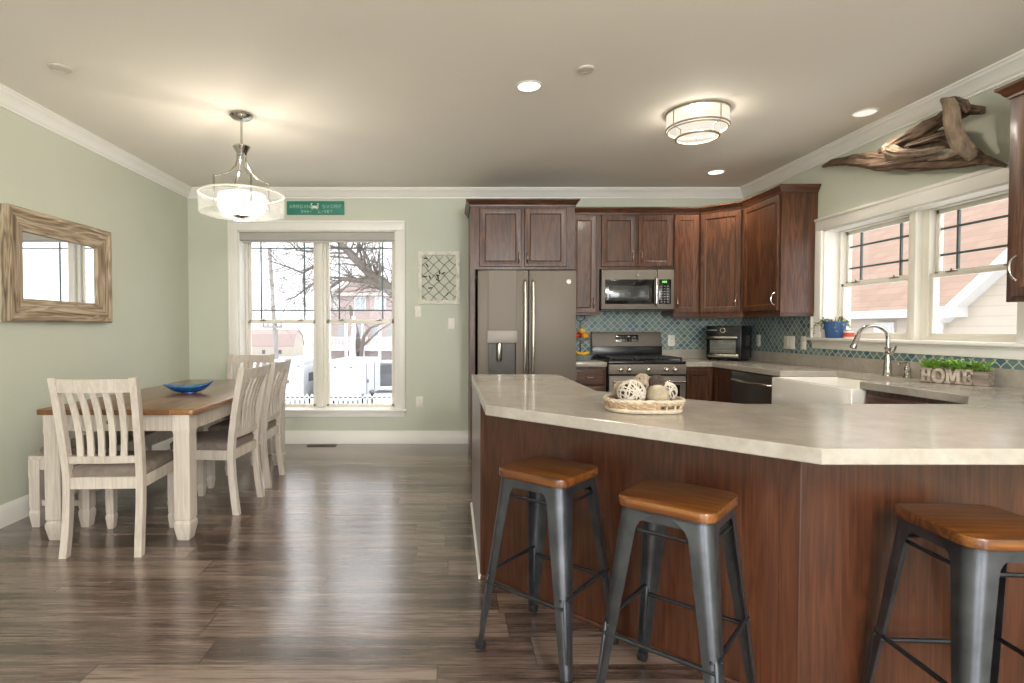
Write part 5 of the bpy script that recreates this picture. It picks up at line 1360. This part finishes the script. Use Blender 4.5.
# blue flower pot on the window stool
SZ = 1.158
pp = PX(835, 337, XR + .02); pp.z = SZ
t = thing('potted_plant', 'blue flower pot with wilting leaves on the left end of the sink window sill', 'potted plant', tuple(pp))
M['bluepot'] = pm('blue_pot', srgb(56, 92, 142), .55, var=.12, scale=14)
MB().lathe([(0, 0), (.062, 0), (.066, .004), (.079, .118), (.084, .118), (.087, .136), (.080, .136), (.076, .118), (.0, .112)], 36).build('pot', M['bluepot'], t)
MB().lathe([(0, .118), (.05, .119), (.076, .116)], 24).build('soil', M['soil'], t)
b, bs = MB(), MB(); rng = random.Random(8)
for k in range(12):
    a = rng.uniform(0, 2 * pi); out_ = rng.uniform(.04, .085); p0 = Vector((.03 * cos(a), .03 * sin(a), .118)); h = rng.uniform(.03, .07)
    pts = [p0, p0 + Vector((out_ * .4 * cos(a), out_ * .4 * sin(a), h)), p0 + Vector((out_ * .8 * cos(a), out_ * .8 * sin(a), h * .7)), p0 + Vector((out_ * cos(a), out_ * sin(a), h * .1 - rng.uniform(0, .07)))]
    bs.tube(pts, .002, 5)
    for q in range(7):
        i = rng.randint(1, 2); pos = pts[i].lerp(pts[i + 1], rng.random()); leaf(b, pos, Vector((cos(a) + rng.uniform(-.8, .8), sin(a) + rng.uniform(-.8, .8), rng.uniform(-1, .5))), rng.uniform(.022, .038), rng.uniform(.01, .017), rng)
# trailing shoot over the left of the pot
pts = [Vector((0, .03, .12)), Vector((-.06, .05, .16)), Vector((-.115, .075, .11)), Vector((-.125, .085, .03))]
bs.tube(pts, .002, 5)
for q in range(16): i = rng.randint(0, 2); leaf(b, pts[i].lerp(pts[i + 1], rng.random()), Vector((rng.uniform(-1, 1), rng.uniform(-1, 1), rng.uniform(-1, .4))), .034, .016, rng)
bs.build('stem', M['stem'], t); b.build('foliage', M['leafgrey'], t, smooth=0)
pp = PX(848.5, 337, XR + .03); pp.z = SZ
t = thing('jar_candle', 'small jar candle with a red band beside the blue pot on the sill', 'candle', tuple(pp))
MB().lathe([(0, 0), (.034, 0), (.036, .004), (.036, .02), (.036, .058), (.034, .060), (0, .06)], 28).build('jar', M['candlewhite'], t)
MB().lathe([(.0363, .012), (.0368, .012), (.0368, .046), (.0363, .046), (.0363, .012)], 28).build('label_band', pm('red_label', srgb(198, 76, 58), .6, var=.1), t)
MB().lathe([(0, .06), (.035, .06), (.035, .068), (.0, .069)], 28).build('lid', M['candlelid'], t)
# tiered fruit stand
fx, fy = 1.325, 5.74
t = thing('fruit_stand', 'two tier round fruit stand on the short counter beside the refrigerator', 'fruit stand', (fx, fy, CT + .001))
M['standblue'] = pm('grey_blue_enamel', srgb(140, 152, 150), .45, var=.06)
MB().lathe([(0, .0), (.10, 0), (.135, .05), (.138, .052), (.132, .053), (.10, .008), (0, .008)], 32).build('lower_bowl', M['standblue'], t)
MB().lathe([(0, .195), (.07, .195), (.1, .225), (.103, .227), (.097, .228), (.068, .203), (0, .203)], 32).build('upper_bowl', M['standblue'], t)
MB().tube([(0, 0, .005), (0, 0, .40)], .006, 10).build('centre_post', M['black'], t)
MB().tube([(.045 * cos(2 * pi * k / 24), 0, .44 + .045 * sin(2 * pi * k / 24)) for k in range(24)], .004, 6, closed=True).build('carry_ring', M['black'], t)
def banana(label, loc, rz, tilt):
    t = thing('banana', label, 'fruit', loc, rz, 'bananas in the fruit stand')
    b = MB(); pts, rs = [], []
    for k in range(13):
        a = R(-55 + 110 * k / 12); pts.append(Vector((.085 * sin(a), .02 * sin(tilt) * cos(a), .018 + .05 * (1 - cos(a)) * cos(tilt)))); rs.append(.0165 * (1 - abs((k - 6) / 6) ** 4 * .72))
    b.tube(pts, rs, 8); b.build('peel', M['fruit_yellow'], t); MB().tube([pts[-1], pts[-1] + Vector((.012, 0, .014))], [.005, .004], 6).build('stalk', M['stem'], t)
banana('banana lying at the front of the lower tier of the fruit stand', (fx + .01, fy - .08, CT + .046), R(8), .3)
banana('banana resting at the right of the lower tier of the fruit stand', (fx + .08, fy + .03, CT + .05), R(75), .3)
banana('banana leaning at the left of the lower tier of the fruit stand', (fx - .06, fy - .02, CT + .046), R(110), .3)
def fruit(name, label, loc, r, mat, dimple=True):
    t = thing(name, label, 'fruit', (loc[0], loc[1], loc[2] - r), 0, 'fruit on the upper tier')
    MB().lathe([(0, r * .14), (r * .3, .0 + r * .04), (r * .75, r * .33), (r, r), (r * .82, r * 1.6), (r * .45, r * 1.9), (r * .12, r * 1.86), (0, r * 1.8)], 24).build('flesh', mat, t)
    MB().tube([(0, 0, r * 1.78), (.002, 0, r * 2.05)], .0022, 5).build('stalk', M['stem'], t)
fruit('orange', 'orange at the right of the upper fruit tier', (fx + .04, fy - .034, CT + .246), .036, M['fruit_orange'])
fruit('orange', 'orange at the back of the upper fruit tier', (fx + .015, fy + .045, CT + .246), .036, M['fruit_orange'])
fruit('lemon', 'yellow lemon on top of the upper fruit tier', (fx + .004, fy - .045, CT + .296), .03, M['fruit_yellow'])
fruit('apple', 'red apple at the left of the upper fruit tier', (fx - .042, fy - .02, CT + .246), .036, M['fruit_red'])

# ================================================================== DRIFTWOOD above the sink window
t = thing('driftwood', 'large weathered driftwood piece hung on the wall above the sink window', 'wall decoration', (3.0, 3.7, 2.3))
def branch(pts, mat, X=3.0, seg=26, flat=1.0, seed=0, amp=.5, sub=10):
    """pts: (px, py, radius in px, out of wall)"""
    P3 = []
    for px, py, r, x in pts:
        p = PX(px, py, x); P3.append((p, r * p.y / FOC))
    pp, rr = [], []
    for (a, ra), (c, rc) in zip(P3[:-1], P3[1:]):
        for k in range(sub): pp.append(a.lerp(c, k / sub)); rr.append(ra + (rc - ra) * k / sub)
    pp.append(P3[-1][0]); rr.append(P3[-1][1])
    b = MB(); b.tube(pp, rr, seg)
    for v in b.bm.verts:
        i = min(range(len(pp)), key=lambda q: (pp[q] - v.co).length_squared)
        o = v.co - pp[i]
        if o.length < 1e-6: continue
        u = o.normalized(); s = i / sub                     # ridges that run along the grain, knots and hollows across it
        n = noise.noise(Vector((u.x * 2.2 + seed, u.y * 2.2, u.z * 2.2 + s * .35))) + .55 * noise.noise(Vector((u.x * 5 + seed, u.y * 5 + s * .5, u.z * 5))) + .5 * noise.noise(Vector((seed * 3.1, s * 1.3, u.z)))
        v.co += u * n * rr[i] * amp
        if v.co.x > XR - .004: v.co.x = XR - .004
    return b.build('branch', mat, t, world=True, smooth=60)
D, DL = M['drift'], M['driftlight']
branch([(823, 166.5, 1.2, 3.04), (832, 163, 3.0, 3.04), (846, 161, 4.0, 3.03), (862, 160, 6, 3.02), (880, 161, 7.5, 3.02), (900, 163, 6.5, 3.02), (925, 165, 5, 3.03), (950, 163, 5, 3.03), (975, 160, 5.5, 3.02), (990, 161, 4, 3.02), (1006, 166, 1.6, 3.03)], D, seed=1)
branch([(872, 168.5, 1.5, 2.99), (886, 168, 2.4, 2.98), (900, 165, 3.2, 2.98), (925, 164, 3.4, 2.98), (955, 164, 3.2, 2.98), (980, 161, 2.4, 2.98)], D, seed=2)
branch([(884, 146, 2.5, 2.97), (889, 151, 6, 2.97), (900, 154.5, 5.2, 2.95), (918, 153, 4, 2.94), (935, 149.5, 3, 2.94), (946, 147.5, 1.2, 2.95)], DL, seed=3)
branch([(880, 151, 2.5, 3.04), (896, 143, 4.5, 3.03), (912, 135, 6, 3.02), (928, 127, 6.5, 3.02), (943, 119, 6, 3.01), (956, 112, 5.5, 3.0), (968, 110, 4.5, 3.0), (983, 111, 3.2, 3.0)], D, seed=4)
branch([(893, 149, 2, 3.05), (915, 145, 5, 3.05), (940, 138, 7, 3.05), (958, 140, 7, 3.05), (970, 152, 5, 3.04), (978, 158, 4, 3.04)], D, seed=5)
branch([(942, 99.5, 2, 2.93), (949, 103, 5.2, 2.92), (952, 113, 7.0, 2.91), (953, 125, 6.2, 2.91), (957, 137, 6.4, 2.92), (963, 147, 7.6, 2.93), (971, 153.5, 6.5, 2.95), (977, 154, 3, 2.97)], DL, seed=6, amp=.28)
branch([(944, 101, 3, 2.95), (955, 101, 4.5, 2.95), (964, 106, 4.5, 2.96), (968, 112, 3, 2.98)], D, seed=7)
branch([(868, 166, 1.0, 2.97), (884, 164.5, 2.0, 2.96), (902, 160.5, 2.4, 2.95), (922, 159, 1.8, 2.95), (938, 156, .6, 2.96)], D, seed=8)
branch([(906, 146, 1.2, 3.0), (924, 141, 2.4, 2.98), (942, 135, 2.6, 2.97), (952, 133, 1.0, 2.97)], D, seed=9)
branch([(928, 160, .8, 2.96), (944, 157, 2.2, 2.95), (958, 153, 2.2, 2.95), (966, 152, .8, 2.95)], DL, seed=10)
branch([(936, 121, .8, 2.97), (944, 114, 2.6, 2.96), (952, 107, 2.0, 2.95)], D, seed=11)
